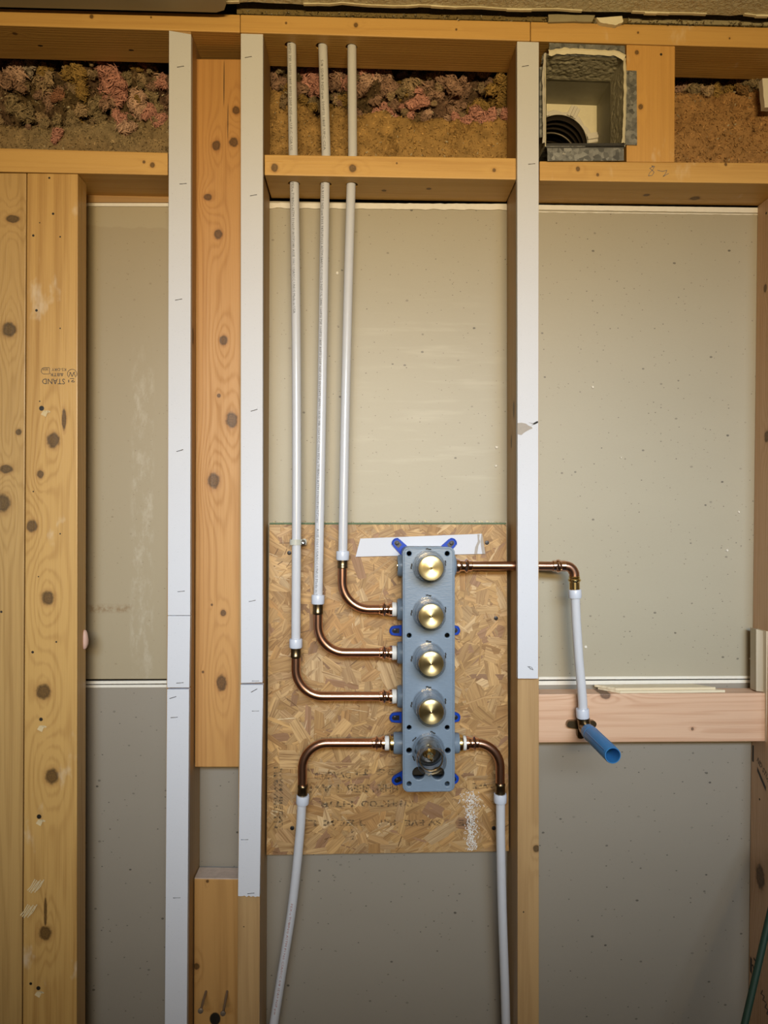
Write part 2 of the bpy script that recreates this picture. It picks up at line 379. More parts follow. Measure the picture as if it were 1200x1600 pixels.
# ================================================================== ROOM SHELL
ZC = 1.45+0.846
XL, XR, YR = -1.25, 1.30, -3.2
struct(MB().box(((XL+XR)/2, (YR+0.4)/2, -0.01), XR-XL, 0.4-YR, 0.02).build('floor', 'floor'))
struct(MB().box((XL-0.05, (YR+0.4)/2, ZC/2), 0.1, 0.4-YR, ZC).build('wall_left', 'wallpaint'))
struct(MB().box((XR+0.05, (YR+0.4)/2, ZC/2), 0.1, 0.4-YR, ZC).build('wall_right', 'wallpaint'))
struct(MB().box(((XL+XR)/2, YR-0.05, ZC/2), XR-XL+0.2, 0.1, ZC).build('wall_rear', 'wallpaint'))
# ceiling: a slab whose edge towards the open wall is broken
mb = MB(); n = 120; front = []
for i in range(n+1):
    x = XL+(XR-XL)*i/n
    yy = -0.012+0.004*mnoise.noise(Vector((x*14, 0, 0)))+0.003*mnoise.noise(Vector((x*60, 3, 0)))
    if x < -0.24: yy = -0.030
    front.append((x, yy))
lo = [Vector((x, y, ZC)) for x, y in front]; hi = [Vector((x, y-0.002, ZC+0.012)) for x, y in front]
for i in range(n):
    mb.poly([lo[i], lo[i+1], hi[i+1], hi[i]])
    mb.poly([Vector((lo[i].x, YR, ZC)), Vector((lo[i+1].x, YR, ZC)), lo[i+1], lo[i]])
    mb.poly([hi[i], hi[i+1], Vector((hi[i+1].x, YR, ZC+0.012)), Vector((hi[i].x, YR, ZC+0.012))])
ceil = struct(mb.build('ceiling', 'ceil'))
mb = MB()   # chipped white paint along the edge
for i in range(40, n):
    x = front[i][0]
    h = 0.0012+0.003*max(0, mnoise.noise(Vector((x*22, 9, 0))))
    if mnoise.noise(Vector((x*9, 4, 2))) > -0.1:
        mb.hexa([Vector((x, front[i][1]-0.004, ZC+0.001)), Vector((front[i+1][0], front[i+1][1]-0.004, ZC+0.001)), Vector((front[i+1][0], front[i+1][1]-0.004, ZC-h)), Vector((x, front[i][1]-0.004, ZC-h))],
                [Vector((x, front[i][1]+0.001, ZC+0.001)), Vector((front[i+1][0], front[i+1][1]+0.001, ZC+0.001)), Vector((front[i+1][0], front[i+1][1]+0.001, ZC-h)), Vector((x, front[i][1]+0.001, ZC-h))])
mb.build('chipped_paint_edge', 'cream', ceil)
# smooth ceiling panel at the left
a = P(357, 17, -0.016); z0 = a.z
mb = MB(); pts = [(XL, -0.016), (a.x-0.02, -0.016), (a.x-0.006, -0.022), (a.x, -0.036), (a.x, -0.9), (XL, -0.9)]
z0 = P(180, 15.5, -0.016).z
mb.poly([(x, y, z0) for x, y in pts]); mb.poly([(x, y, ZC-0.0003) for x, y in reversed(pts)])
for i in range(len(pts)):
    p, q = pts[i], pts[(i+1) % len(pts)]; mb.poly([(p[0], p[1], z0), (q[0], q[1], z0), (q[0], q[1], ZC-0.0003), (p[0], p[1], ZC-0.0003)])
tag(mb.build('ceiling_drywall_sheet', plain('bare_grey_board', (0.40, 0.36, 0.27, 1), 0.6, 0, 0.05, 8)), 'smooth grey-brown drywall sheet edge on the ceiling, top left corner', 'drywall sheet')
# dark attic sheathing far behind
zt = P(600, 20, 0.0).z
struct(MB().box(((XL+XR)/2, 0.36, (1.9+2.7)/2), XR-XL, 0.02, 0.8).build('wall_outer_sheathing', plain('dark_sheathing', (0.10, 0.06, 0.03, 1), 0.9)))

struct(MB().box(((XL+XR)/2, 0.10, 2.66), XR-XL, 0.54, 0.02).build('ceiling_attic', plain('dark_attic', (0.08, 0.05, 0.03, 1), 0.9)))
# ================================================================== BACK DRYWALL (panels of the next room)
def left_extra(c, co):
    s = SEP(co)
    def win(v, a, b, e): return M('MULTIPLY', MR(v, a-e, a+e), MR(v, b-e, b+e, 1, 0))
    o = back_o
    def px(x, y): p = P(x, y, 0.089)-o; return p.x, p.z
    xs_, _z = px(285, 600); c = MIX(MR(s[0], xs_-.004, xs_+.004, 0.55, 0.0), c, (0.34, 0.27, 0.165, 1))      # another, browner sheet behind the left bay
    x0, z0 = px(205, 1050); x1, z1 = px(240, 560)
    nz = NOISE(VM('MULTIPLY', co, (55, 1, 22)), 1.0, 5, 0.75)
    m1 = M('MULTIPLY', M('MULTIPLY', win(s[0], x0, x1, 0.006), win(s[2], z0, z1, 0.06)), MR(nz, 0.44, 0.72, 0, 0.25))
    c = MIX(m1, c, (0.75, 0.72, 0.66, 1))
    x0, z0 = px(134, 956); x1, z1 = px(205, 946)
    nz2 = NOISE(co, 150, 3, 0.6)
    m2 = M('MULTIPLY', M('MULTIPLY', win(s[0], x0, x1, 0.01), win(s[2], z0, z1, 0.005)), MR(nz2, 0.35, 0.65, 0, 0.6))
    c = MIX(m2, c, (0.20, 0.11, 0.04, 1))
    x0, z0 = px(100, 350); x1, z1 = px(262, 322)     # dried paste along the top
    m3 = M('MULTIPLY', M('MULTIPLY', win(s[0], x0, x1, 0.01), MR(M('ADD', s[2], M('MULTIPLY', NOISE(co, 25, 3), 0.03)), z0+0.010, z0+0.0125)), 0.5)
    c = MIX(m3, c, (0.42, 0.37, 0.26, 1))
    # painted glare: pale level streaks of reflected light in the middle bay
    nz3 = NOISE(VM('MULTIPLY', co, (5, 1, 42)), 1.0, 3, 0.6)
    x0, z0 = px(560, 790); x1, z1 = px(790, 480)
    m4 = M('MULTIPLY', M('MULTIPLY', win(s[0], x0, x1, 0.05), win(s[2], z0, z1, 0.06)), MR(nz3, 0.50, 0.75, 0, 0.14))
    return MIX(m4, c, (0.78, 0.75, 0.66, 1))
zb_top = P(600, 317, 0.089).z; zs1 = P(1000, 1059, 0.089).z; zs2 = P(1000, 1068, 0.089).z
xa, xb = XL, XR
back_o = Vector(((xa+xb)/2, 0.095, zs1))
wb = bpy.data.objects.new('wall_back', None); COL.objects.link(wb); wb['_o'] = tuple(back_o); wb.location = back_o; struct(wb, 'unpainted back faces of the drywall closing the stud bays')
up_m = paper('brown_grey_board_paper', (0.41, 0.378, 0.30, 1), (0.34, 0.308, 0.235, 1), (0.07, 0.06, 0.05, 1), 72, 0.5, left_extra, 0.45, 0.4)
lo_m = paper('grey_board_paper', (0.305, 0.278, 0.24, 1), (0.26, 0.234, 0.198, 1), (0.05, 0.045, 0.04, 1), 72, 0.5, None, 0.5, 0.35)
MB().hexa([Vector((xa, 0.089, zb_top)), Vector((xb, 0.089, zb_top)), Vector((xb, 0.089, zs1)), Vector((xa, 0.089, zs1))], [Vector((xa, 0.101, zb_top)), Vector((xb, 0.101, zb_top)), Vector((xb, 0.101, zs1)), Vector((xa, 0.101, zs1))]).build('drywall_panel', up_m, wb, bevel=0.001)
MB().hexa([Vector((xa, 0.090, zs2)), Vector((xb, 0.090, zs2)), Vector((xb, 0.090, 0)), Vector((xa, 0.090, 0))], [Vector((xa, 0.102, zs2)), Vector((xb, 0.102, zs2)), Vector((xb, 0.102, 0)), Vector((xa, 0.102, 0))]).build('drywall_panel', lo_m, wb, bevel=0.001)
mb = MB().box(((xa+xb)/2, 0.106, (zs1+zs2)/2), xb-xa, 0.006, 0.05); mb.build('joint_backing', 'dark', wb)
def white_lip(x0, x1, y0, y1, Y, rag=0.0, seed=0):
    mb = MB(); n = max(4, int((x1-x0)/6))
    top = []; bot = []
    for i in range(n+1):
        t = i/n; x = x0+(x1-x0)*t
        yt = y0[0]+(y0[1]-y0[0])*t; yb = y1[0]+(y1[1]-y1[0])*t
        top.append((x, yt+rag*0.5*mnoise.noise(Vector((x*0.11, seed, 1))))); bot.append((x, yb+rag*mnoise.noise(Vector((x*0.07, seed, 5)))))
    for i in range(n): mb.quad([top[i], top[i+1], bot[i+1], bot[i]], Y, 0.0028)
    return mb.build('drywall_edge_lip', 'gypedge', wb)
white_lip(133, 263, (317, 317), (322, 322.5), 0.0865)
white_lip(421, 792, (317, 318.5), (325, 328), 0.0865, 2.0, 3)
white_lip(836, 1184, (320, 324.5), (327.5, 332.5), 0.0865, 0.5, 6)
white_lip(836, 1184, (330.2, 334.5), (331.6, 336), 0.0880, 0.8, 9)
white_lip(836, 1177, (1057.8, 1056.3), (1062, 1060.4), 0.0870)
white_lip(836, 1177, (1064.2, 1062.2), (1070.5, 1067), 0.0880)
white_lip(131, 263, (1064.5, 1063.5), (1069, 1068), 0.0865)
white_lip(131, 263, (1070.5, 1069.8), (1074.5, 1074), 0.0875)

# ================================================================== LUMBER
YF = 2106.0
def K(px, py, rpx, Y=0.0, kind='knot', plane='xz', asp=1.15): return (P(px, py, Y), rpx*S(Y), kind, plane, asp)
def H(px, py, rpx=2.2, Y=0.0): return K(px, py, rpx, Y, 'hole', 'xz', 1.0)
def lumber(name, q, Y, depth, label, cat, axis='z', knots=(), light=WL, dark=WD, seed=1, bevel=0.0015, **kw):
    mb = MB().quad(q, Y, depth)
    mn = [min(v[i] for v in mb.v) for i in range(3)]; mx = [max(v[i] for v in mb.v) for i in range(3)]
    loc = Vector(((mn[0]+mx[0])/2, (mn[1]+mx[1])/2, mn[2]))
    m = wood(name+'_grain', light, dark, axis, seed, knots=knots, origin=loc, **kw)
    return tag(mb.build(name, m, loc=loc, bevel=bevel), label, cat)
# sole plate (below the frame), then top plates
sole = MB().box(((XL+XR)/2, 0.0445, 0.019), XR-XL, 0.089, 0.038)
tag(sole.build('sole_plate', wood('sole_plate_grain', WL, WD, 'x', 3), bevel=0.0015), 'long flat wooden sole plate lying on the floor under the studs', 'wall plate')
def lerp(a, b, t): return a+(b-a)*t
def plate_q(x0, x1):
    t = lambda x: (x/1200.0)
    return [(x0, lerp(13.5, 43, t(x0))), (x1, lerp(13.5, 43, t(x1))), (x1, lerp(39.5, 75, t(x1))), (x0, lerp(39.5, 75, t(x0)))]
PL, PD = (0.60, 0.37, 0.12, 1), (0.44, 0.24, 0.066, 1)
tp1 = lumber('top_plate', plate_q(-560, 375), 0, 0.089, 'golden top plate length left of the first butt joint, small knot', 'wall plate', 'x', [K(143, 26, 2.6), K(236, 27, 1.2), K(23, 52, 3, 0.02, 'knot', 'xy'), K(63, 76, 2.2, 0.05, 'hole', 'xy', 2), K(205, 82, 2.2, 0.055, 'hole', 'xy', 2)], PL, PD, 21, contrast=0.28)
tp2 = lumber('top_plate', plate_q(375.6, 828.6), 0, 0.089, 'golden top plate length above the three white pipes', 'wall plate', 'x', [K(447, 36, 1.5), K(556, 39, 3), K(713, 46, 1.5)], PL, PD, 22, contrast=0.28)
tp3 = lumber('top_plate', plate_q(829.4, 1740), 0, 0.089, 'golden top plate length at right above the duct box', 'wall plate', 'x', [K(997, 51, 1.5), K(1140, 60, 1.3)], PL, PD, 23, contrast=0.28, chalk=0.3)
# middle headers
h1 = lumber('header_block', [(-560, 216), (262, 238.5), (262, 273.5), (-560, 257)], 0, 0.089, 'golden header block above the two flat boards at left', 'blocking', 'x', [K(238, 258, 3.2), K(225, 253, 2)], PL, PD, 24, contrast=0.3)
h2 = lumber('header_block', [(413.3, 241.5), (807.3, 247), (807.3, 280.6), (413.3, 273.5)], 0, 0.089, 'golden header block drilled for the three white pipes', 'blocking', 'x', [K(551, 263, 5), K(429, 262, 5), K(772, 266, 2.5), K(620, 255, 1.3), K(600, 300, 3, 0.05, 'knot', 'xy'), K(670, 293, 3, 0.04, 'knot', 'xy')], PL, PD, 25, contrast=0.28)
h3 = lumber('header_block', [(843.2, 251.8), (1740, 258.6), (1740, 294), (843.2, 282)], 0, 0.089, 'golden header block under the duct box, pencil number on it', 'blocking', 'x', [K(903, 264, 3), K(934, 273, 2), K(1134, 257, 2), K(1010, 290, 4, 0.05, 'knot', 'xy'), K(1086, 304, 6, 0.06, 'knot', 'xy')], PL, PD, 26, contrast=0.28, chalk=0.25)
mb = MB()   # pencilled figures
def stroke(mb, pts, wpx, Y, Yoff=-0.0003):
    q = [P(a, b, Y)+Vector((0, Yoff, 0)) for a, b in pts]
    for i in range(len(q)-1):
        d = (q[i+1]-q[i]).normalized(); nrm = Vector((-d.z, 0, d.x))*wpx*S(Y)/2
        mb.poly([q[i]-nrm, q[i+1]-nrm, q[i+1]+nrm, q[i]+nrm])
stroke(mb, [(1021, 262), (1018, 259), (1023, 260), (1020, 265), (1015, 270), (1013, 275), (1019, 274), (1022, 269), (1019, 266), (1015, 263), (1021, 260)], 0.8, 0)
stroke(mb, [(1027, 266), (1035, 268), (1042, 266), (1040, 271), (1036, 276), (1041, 273), (1045, 271)], 0.8, 0)
mb.build('pencil_mark', 'greyink', h3)
# back strip seen above the left bay
tag(MB().quad([(120, 304.5), (280, 304.5), (280, 316), (120, 316)], 0.083, 0.005).build('ledger_strip', wood('ledger_grain', (0.40, 0.24, 0.09, 1), (0.30, 0.17, 0.06, 1), 'x', 29)), 'thin brown wood strip under the left header above the bay', 'wood strip')
# studs
SW, SD = (0.44, 0.285, 0.135, 1), (0.32, 0.19, 0.08, 1)
lumber('wall_stud', [(265, 47.9), (298.6, 48.9), (290, YF), (255, YF)], 0, 0.089, 'wall stud behind the leftmost white drywall strip', 'stud', 'z', [K(302, 525, 6, 0.02, 'knot', 'yz', 2)], SW, SD, 31)
lumber('wall_stud', [(377, 51.3), (411.6, 52.3), (403.4, YF), (369, YF)], 0, 0.089, 'wall stud left of the plywood board, bare brown wood at its foot', 'stud', 'z', [H(381, 1448, 1)], SW, SD, 32)
st3 = lumber('wall_stud', [(808.6, 64.2), (842, 65.2), (842.4, YF), (808.6, YF)], 0, 0.089, 'wall stud right of the plywood board pierced by the copper pipe', 'stud', 'z', [K(838, 1326, 4.5), K(818, 1425, 1.2, 0, 'hole'), K(800, 640, 5, 0.03, 'knot', 'yz', 2.4), K(798, 690, 4, 0.05, 'knot', 'yz', 2.4)], SW, SD, 33)
# right stud: seen on its left side
def slab(face_top, face_bot, name, label, seed, knots, light, dark):
    zt_, zb_ = face_top.z, face_bot.z; w_ = 0.038
    fr = [Vector((face_top.x, 0, zt_)), Vector((face_top.x+w_, 0, zt_)), Vector((face_bot.x+w_, 0, zb_)), Vector((face_bot.x, 0, zb_))]
    mb = MB().hexa(fr, [p+Vector((0, 0.089, 0)) for p in fr]); loc = Vector((face_bot.x+0.019, 0.0445, zb_))
    m = wood(name+'_grain', light, dark, 'z', seed, knots=knots, origin=loc)
    return tag(mb.build(name, m, loc=loc, bevel=0.0012), label, 'stud')
ft = P(1183.5, 322, 0.089); fb_ = P(1169, 1600, 0.089); zh3 = P(1200, 286.5, 0).z-0.0005
dx = (fb_.x-ft.x)/(fb_.z-ft.z)
ftop = Vector((ft.x+dx*(zh3-ft.z), 0, zh3)); fbot = Vector((ft.x+dx*(0.038-ft.z), 0, 0.038))
rs = slab(ftop, fbot, 'wall_stud', 'pinkish brown stud along the right edge with black stamps', 34, [K(1192, 1370, 11, 0.055, 'knot', 'yz', 1.6), K(1194, 450, 4, 0.06, 'knot', 'yz', 1.4), K(1196, 682, 6, 0.05, 'knot', 'yz', 1.4), K(1193, 333, 2.2, 0.06, 'hole', 'yz', 1), K(1181, 1249, 2, 0.06, 'hole', 'yz', 1)], (0.62, 0.42, 0.28, 1), (0.46, 0.28, 0.16, 1))
def xface(z): return ftop.x+dx*(z-zh3)
def on_right(pts_yz, mb): mb = MB(); mb.poly([Vector((xface(z)-0.0004, y, z)) for y, z in pts_yz]); mb.build('ink_bar', 'ink', rs)
mb = MB()
def rtext(s, y, z, size, width, rot):
    vs, fs = text_geo(s, 1.0); x0 = min(v.x for v in vs); x1 = max(v.x for v in vs); k = width/(x1-x0); cr, sr = math.cos(rot), math.sin(rot)
    mb = MB(); mb.mesh([Vector((xface(z)-0.0005, y-((v.x-x0)*k*cr-v.y*size*sr), z+((v.x-x0)*k*sr+v.y*size*cr))) for v in vs], fs); mb.build('lumber_stamp', 'ink', rs)
z1 = P(1185, 1200, 0.05).z; z2 = P(1180, 1512, 0.06).z
on_right([(0.085, z1+0.03), (0.080, z1+0.03), (0.080, z1+0.0), (0.085, z1+0.0)], mb)
on_right([(0.068, z1-0.004), (0.040, z1-0.030), (0.040, z1-0.038), (0.068, z1-0.012)], mb)
rtext('ND STUD', 0.07, z1+0.006, 0.014, 0.05, -0.6)
on_right([(0.084, z2+0.006), (0.078, z2+0.004), (0.078, z2-0.024), (0.084, z2-0.022)], mb)
rtext('21', 0.072, z2-0.02, 0.016, 0.03, 1.2); rtext('WWP', 0.052, z2-0.035, 0.016, 0.05, -0.9)
# flat boards at far left
LB, LD = (0.60, 0.39, 0.155, 1), (0.43, 0.25, 0.085, 1)
lumber('flat_board', [(-48, 269.8), (41, 270.5), (31, YF), (-52, YF)], 0, 0.038, 'flat yellowish board cut off by the left photo edge', 'board', 'z', [K(14, 515, 10, 0, 'knot', 'xz', 1.0), K(9, 733, 9, 0, 'knot', 'xz', 0.7), K(4, 786, 11), K(29, 675, 4), H(2, 956, 2), K(20, 342, 9, 0, 'knot', 'xz', 0.6)], (0.50, 0.32, 0.12, 1), (0.35, 0.205, 0.065, 1), 41, coat=0.12, freq=130)
fb = lumber('flat_board', [(42.4, 270.4), (121.6, 271.6), (119, YF), (33, YF)], 0, 0.038, 'flat knotty pine board with an inverted grade stamp', 'board', 'z',
    [K(83, 688, 9), K(50, 822, 7.5), K(75, 934, 8.5), K(68, 1081, 9.5), K(81, 1213, 9.5), K(71, 1458, 8.5), K(63, 741, 5), K(100, 655, 3, 0, 'knot', 'xz', 5), K(71, 1425, 2, 0, 'knot', 'xz', 11), H(65, 638, 4.2), H(57, 485, 2.2), H(94, 513, 1.2), H(62, 627, 1.2), H(52, 768, 1.2), H(94, 834, 1.3), H(60, 901, 1.1), H(88, 1003, 1.5), H(51, 1019, 2.2), H(64, 1124, 3), H(61, 1276, 3.8), H(60, 1544, 3.4), H(48, 1537, 2.4), H(83, 334, 2), H(62, 348, 1), H(52, 368, 2), H(94, 370, 1.4), H(77, 278, 1.8)],
    (0.56, 0.345, 0.115, 1), (0.37, 0.195, 0.05, 1), 42, coat=0.25, chalk=0.35, freq=70)
mb = MB()   # inverted grade stamp
def inv(s, px, py, wpx, hpx):    # (px,py) = right end of the baseline, text turned upside down
    text_on(mb, s, P(px, py, 0)+Vector((0, -0.0004, 0)), Vector((-1, 0, 0)), Vector((0, 0, -1)), hpx*S(0)/0.70, wpx*S(0))
inv('STAND', 101.5, 592, 34.5, 8.5); inv('&BTR', 99, 583, 20, 5); inv('KS-DRY', 103.5, 575.5, 22, 4.3); inv('91', 117, 593.5, 10, 4.2); inv('WW', 75.5, 575, 9, 4.4)
ring = lambda cx, cy, rx, ry, a0, a1, n=20: [(cx+rx*math.cos(a0+(a1-a0)*i/n), cy+ry*math.sin(a0+(a1-a0)*i/n)) for i in range(n+1)]
stroke(mb, ring(112.8, 584.5, 7.4, 7.5, math.pi*0.85, math.pi*2.15), 0.7, 0, -0.0004)
for pts in ([(107, 589.5), (110.5, 582), (112.5, 588.5)], [(113, 588.5), (115.2, 582), (118.5, 589.5)], [(108.5, 582), (110.5, 582.2)], [(115.2, 582), (117.5, 581.5)], [(109.5, 591.5), (116, 591.5)]): stroke(mb, pts, 0.8, 0, -0.0004)
stroke(mb, [(77.5, 575), (77.5, 584.3), (69, 584.3)], 0.6, 0, -0.0004); stroke(mb, ring(69.5, 579.5, 5, 5, math.pi*0.5, math.pi*1.5)+[(77.5, 574.5)], 0.7, 0, -0.0004)
mb.build('grade_stamp', 'ink', fb)
RAW = plain('raw_splinters', (0.74, 0.60, 0.36, 1), 0.8, 0, 0.15, 300)
for cx, cy in ((56, 1386), (45, 1425)):      # gouged pale splinters near the foot
    mb = MB()
    for i in range(6):
        ox = -8+i*2.9; e_ = (i*37 % 5)-2; stroke(mb, [(cx+ox-5, cy+7+e_), (cx+ox+.6, cy-1), (cx+ox+7, cy-11+e_*.8)], 1.7, 0, -0.0006-0.0002*i)
    mb.build('splintered_gouge', RAW, fb)['kind'] = 'stuff'
for cx, cy in ((70, 645), (62, 1284), (60, 1552), (64, 1137)):
    mb = MB()
    for i in range(4): stroke(mb, [(cx-5+i*2, cy+3+i), (cx-1+i*2, cy-3), (cx+3+i*2, cy-1)], 2.2, 0, -0.0005-0.0002*i)
    mb.build('splintered_gouge', RAW, fb)['kind'] = 'stuff'
# recessed boards in the narrow bay
lumber('flat_board', [(306.5, 92), (381.5, 92.5), (379, 1198.5), (304.5, 1198.5)], 0.041, 0.038, 'long orange flat board recessed between the two left studs', 'board', 'z',
    [K(349, 532, 6, .041), K(362, 656, 8, .041, 'knot', 'xz', 1.4), K(334, 751, 8.5, .041, 'knot', 'xz', 1.3), K(342, 618, 2.5, .041), K(338, 227, 6, .041), K(365, 222, 6, .041), K(325, 308, 6, .041, 'knot', 'xz', .8), K(341, 366, 6, .041), K(369, 172, 5, .041), K(349, 958, 4, .041), K(346, 1067, 7, .041, 'knot', 'xz', 1.6), K(331, 945, 1.5, .041), K(317, 1050, 1.6, .041), K(350, 130, 0.7, .041, 'hole', 'xz', 55), K(356, 190, 0.6, .041, 'hole', 'xz', 50)],
    (0.50, 0.27, 0.09, 1), (0.36, 0.17, 0.048, 1), 43, freq=75)
fd = lumber('flat_board', [(303.5, 1373), (378, 1374), (376, 2060), (302, 2060)], 0.041, 0.038, 'short flat board with two bent nails, bottom of the narrow bay', 'board', 'z', [K(336, 1592, 9, .041, 'hole', 'xz', 1.2), K(307, 1510, 4, .041), K(324, 1377, 2, .041)], (0.45, 0.25, 0.085, 1), (0.31, 0.155, 0.043, 1), 44, freq=60)
a_, b_ = P(304, 1372.6, .0415), P(377.5, 1373.6, .0415); MB().hexa([a_+Vector((0, 0, .0010)), b_+Vector((0, 0, .0010)), b_+Vector((0, 0, -.0004)), a_+Vector((0, 0, -.0004))], [p_+Vector((0, .037, 0)) for p_ in (a_+Vector((0, 0, .0010)), b_+Vector((0, 0, .0010)), b_+Vector((0, 0, -.0004)), a_+Vector((0, 0, -.0004)))]).build('plaster_dust', plain('pinkish_dust', (.66, .54, .47, 1), .9, 0, .2, 90), fd)
for i, (r0, h0, lab) in enumerate((((322, 1549), (313.5, 1579), 'dull nail sticking out of the short board, left one'), ((355, 1549), (348.5, 1583), 'dull nail sticking out of the short board beside the black knot'))):
    a = P(r0[0], r0[1], 0.041); b = P(h0[0], h0[1], -0.006); d = (b-a).normalized()
    t = empty('nail', a, lab, 'nail')
    MB().tube([a-d*0.01, b], 0.0021, 10).build('shank', 'rust', t, smooth=40); MB().lathe([(0.0045, 0), (0.0045, 0.0015), (0.003, 0.0022)], b, d, 14).build('head', 'rust', t, smooth=40)
# blocks of the right bay
blk = lumber('blocking_board', [(833.6, 1085), (1197, 1083), (1197, 1158.5), (833.6, 1160.5)], 0.045, 0.038, 'pinkish fir block carrying the brass elbow and blue tube', 'blocking', 'x', [K(946, 1086, 8, .045, 'knot', 'xz', 0.7), K(1082, 1139, 2, .045)], (0.66, 0.44, 0.31, 1), (0.53, 0.31, 0.20, 1), 51, freq=95, contrast=0.7, amp=1.3)
lumber('cripple_board', [(979, 69.5), (1055, 71.8), (1054, 253.2), (979, 252.6)], 0.0, 0.038, 'short upright golden board right of the duct box', 'board', 'z', [K(1001, 167, 3.5), K(1033, 85, 2.2, 0, 'hole', 'xz', 1), K(995, 82, 3)], (0.60, 0.34, 0.10, 1), (0.47, 0.25, 0.07, 1), 52, contrast=0.2, chalk=0.35)
sc_o = [(1181.5, 983), (1197, 987), (1197, 1081.5), (1181.5, 1080)]
tag(MB().quad(sc_o, 0.050, 0.020).build('wood_scrap', wood('grey_scrap_grain', (0.50, 0.44, 0.34, 1), (0.38, 0.32, 0.23, 1), 'z', 53, knots=[], rough=0.6), bevel=0.0008), 'small grey upright wood scrap standing on the block end at right', 'wood scrap')
tag(MB().quad([(1197.6, 986), (1222, 992), (1222, 1165), (1197.6, 1160)], 0.040, 0.03).build('wood_scrap', wood('pale_scrap_grain', (0.74, 0.66, 0.54, 1), (0.6, 0.5, 0.38, 1), 'z', 54), bevel=0.0008), 'pale wood scrap at the right photo edge beside the block', 'wood scrap')
# shims lying on the block
def shim(q, Y, d, tz, label, seed):
    a, b = P(q[0][0], q[0][1], Y), P(q[1][0], q[1][1], Y)
    fr = [a+Vector((0, 0, tz)), b+Vector((0, 0, tz)), b, a]
    bk = [p+Vector((-0.03, d, 0.0)) for p in fr]
    tag(MB().hexa(fr, bk).build('wood_shim', wood('shim_grain', (0.74, 0.66, 0.50, 1), (0.58, 0.47, 0.31, 1), 'x', seed, freq=60), bevel=0.0005), label, 'wood shim')
shim([(969, 1083.6), (1133, 1082.2)], 0.047, 0.030, 0.0045, 'lower pale wood shim lying on the pinkish block', 62)
shim([(962, 1078.6), (1118, 1077.3)], 0.052, 0.026, 0.0042, 'upper pale wood shim of the pair on the pinkish block', 63)
# holes for the pipes
hole_pts = []
for px_, py_ in ((459.5, 262), (509, 262), (550, 264)): hole_pts.append((P(px_, py_, 0.030), (0, 0, 1), 0.0102, 0.12))
drill(h2, hole_pts)
drill(tp2, [(P(px_, 52, 0.030), (0, 0, 1), 0.0102, 0.12) for px_ in (454, 502.5, 549)])
drill(st3, [(P(824, 884, 0.022), (1, 0, 0), 0.0095, 0.12)])

# ================================================================== WHITE DRYWALL STRIPS
def strip(q, label, staples=(), ragged=None, group=None):
    mb = MB(); Y = -0.0115
    if ragged:
        tl, tr, br, bl = q; n = 10; bot = [(lerp(bl[0], br[0], i/n), lerp(bl[1], br[1], i/n)+ragged*mnoise.noise(Vector((i*0.9, bl[1], 2)))) for i in range(n+1)]
        fr = [P(*tl, Y), P(*tr, Y)]+[P(*b, Y) for b in reversed(bot)]; bk = [p+Vector((0, 0.011, 0)) for p in fr]; m_ = len(fr)
        mb.mesh(fr+bk, [tuple(reversed(range(m_))), tuple(range(m_, 2*m_))]+[(i, (i+1) % m_, m_+(i+1) % m_, m_+i) for i in range(m_)])
    else: mb.quad(q, Y, 0.011)
    o = tag(mb.build('drywall_strip', 'strip', bevel=0.0006 if not ragged else 0), label, 'drywall strip', 'white drywall strips on the studs')
    for sx, sy, ang in staples:
        c = P(sx, sy, Y-0.0006); d = Vector((math.cos(ang), 0, math.sin(ang)))*0.0055
        MB().tube([c-d+Vector((0, 0.003, 0)), c-d, c+d, c+d+Vector((0, 0.003, 0))], 0.0005, 6).build('staple', 'screw', o, smooth=50)
    return o
strip([(264, 47.5), (298.5, 53.5), (297.2, 961.6), (262, 961.6)], 'white drywall strip on the left stud, longest upper length', [(282, 104, .2), (286, 287, .1), (279, 468, .2), (281, 704, .3), (283, 924, .1)])
strip([(262, 962.4), (297.2, 962.4), (295.7, 1074.5), (261, 1074.5)], 'short white drywall strip on the left stud between two joints', [(281, 1067, .05)])
strip([(261, 1077.2), (295.5, 1077), (288.5, YF), (254, YF)], 'white drywall strip on the left stud, lowest length', [(272, 1121, .05), (276, 1403, .0), (270, 1090, .3)])
strip([(376.2, 52.4), (410.8, 53.4), (410.2, 1066.5), (376.4, 1067.5)], 'long white drywall strip on the second stud left of the pipes', [(388, 89, .2), (396, 305, .2), (397, 641, .3), (394, 939, .2), (399, 1064, 0)])
strip([(376, 1070), (411, 1070), (405.5, 1401), (372, 1400)], 'short white drywall strip on the second stud ending above bare wood', [(397, 1079, .5), (399, 1111, 0), (382, 1312, 0), (392, 1396, .1)], ragged=2.5)
s3 = strip([(808, 64.8), (842, 65.8), (841, 1060.5), (809, 1060.5)], 'long cracked white drywall strip on the stud right of the plywood', [(821, 103, .2), (831, 256, .1)])
mb = MB()   # torn paper patch and crack
fr = [(808.5, 661), (815, 660.5), (822, 662), (826, 665), (831, 667), (832, 669.5), (828, 671), (824, 673), (819, 676), (815, 679.8), (811, 679), (808.5, 678)]
mb.poly([P(a, b, -0.0119) for a, b in reversed(fr)]); mb.build('torn_paper_patch', 'torn', s3)
mb = MB(); mb.poly([P(a, b, -0.0120) for a, b in [(825, 660), (833, 661.5), (838, 658.5), (840.8, 658), (840.8, 660.5), (836, 663), (830, 664.5), (834, 662.5)]]); mb.build('crack', 'dark', s3)
mb = MB()
stroke(mb, [(824, 1041), (828, 1044), (833, 1047), (831, 1043), (826, 1041), (829, 1046)], 0.8, -0.0115); mb.build('scuff', 'greyink', s3)

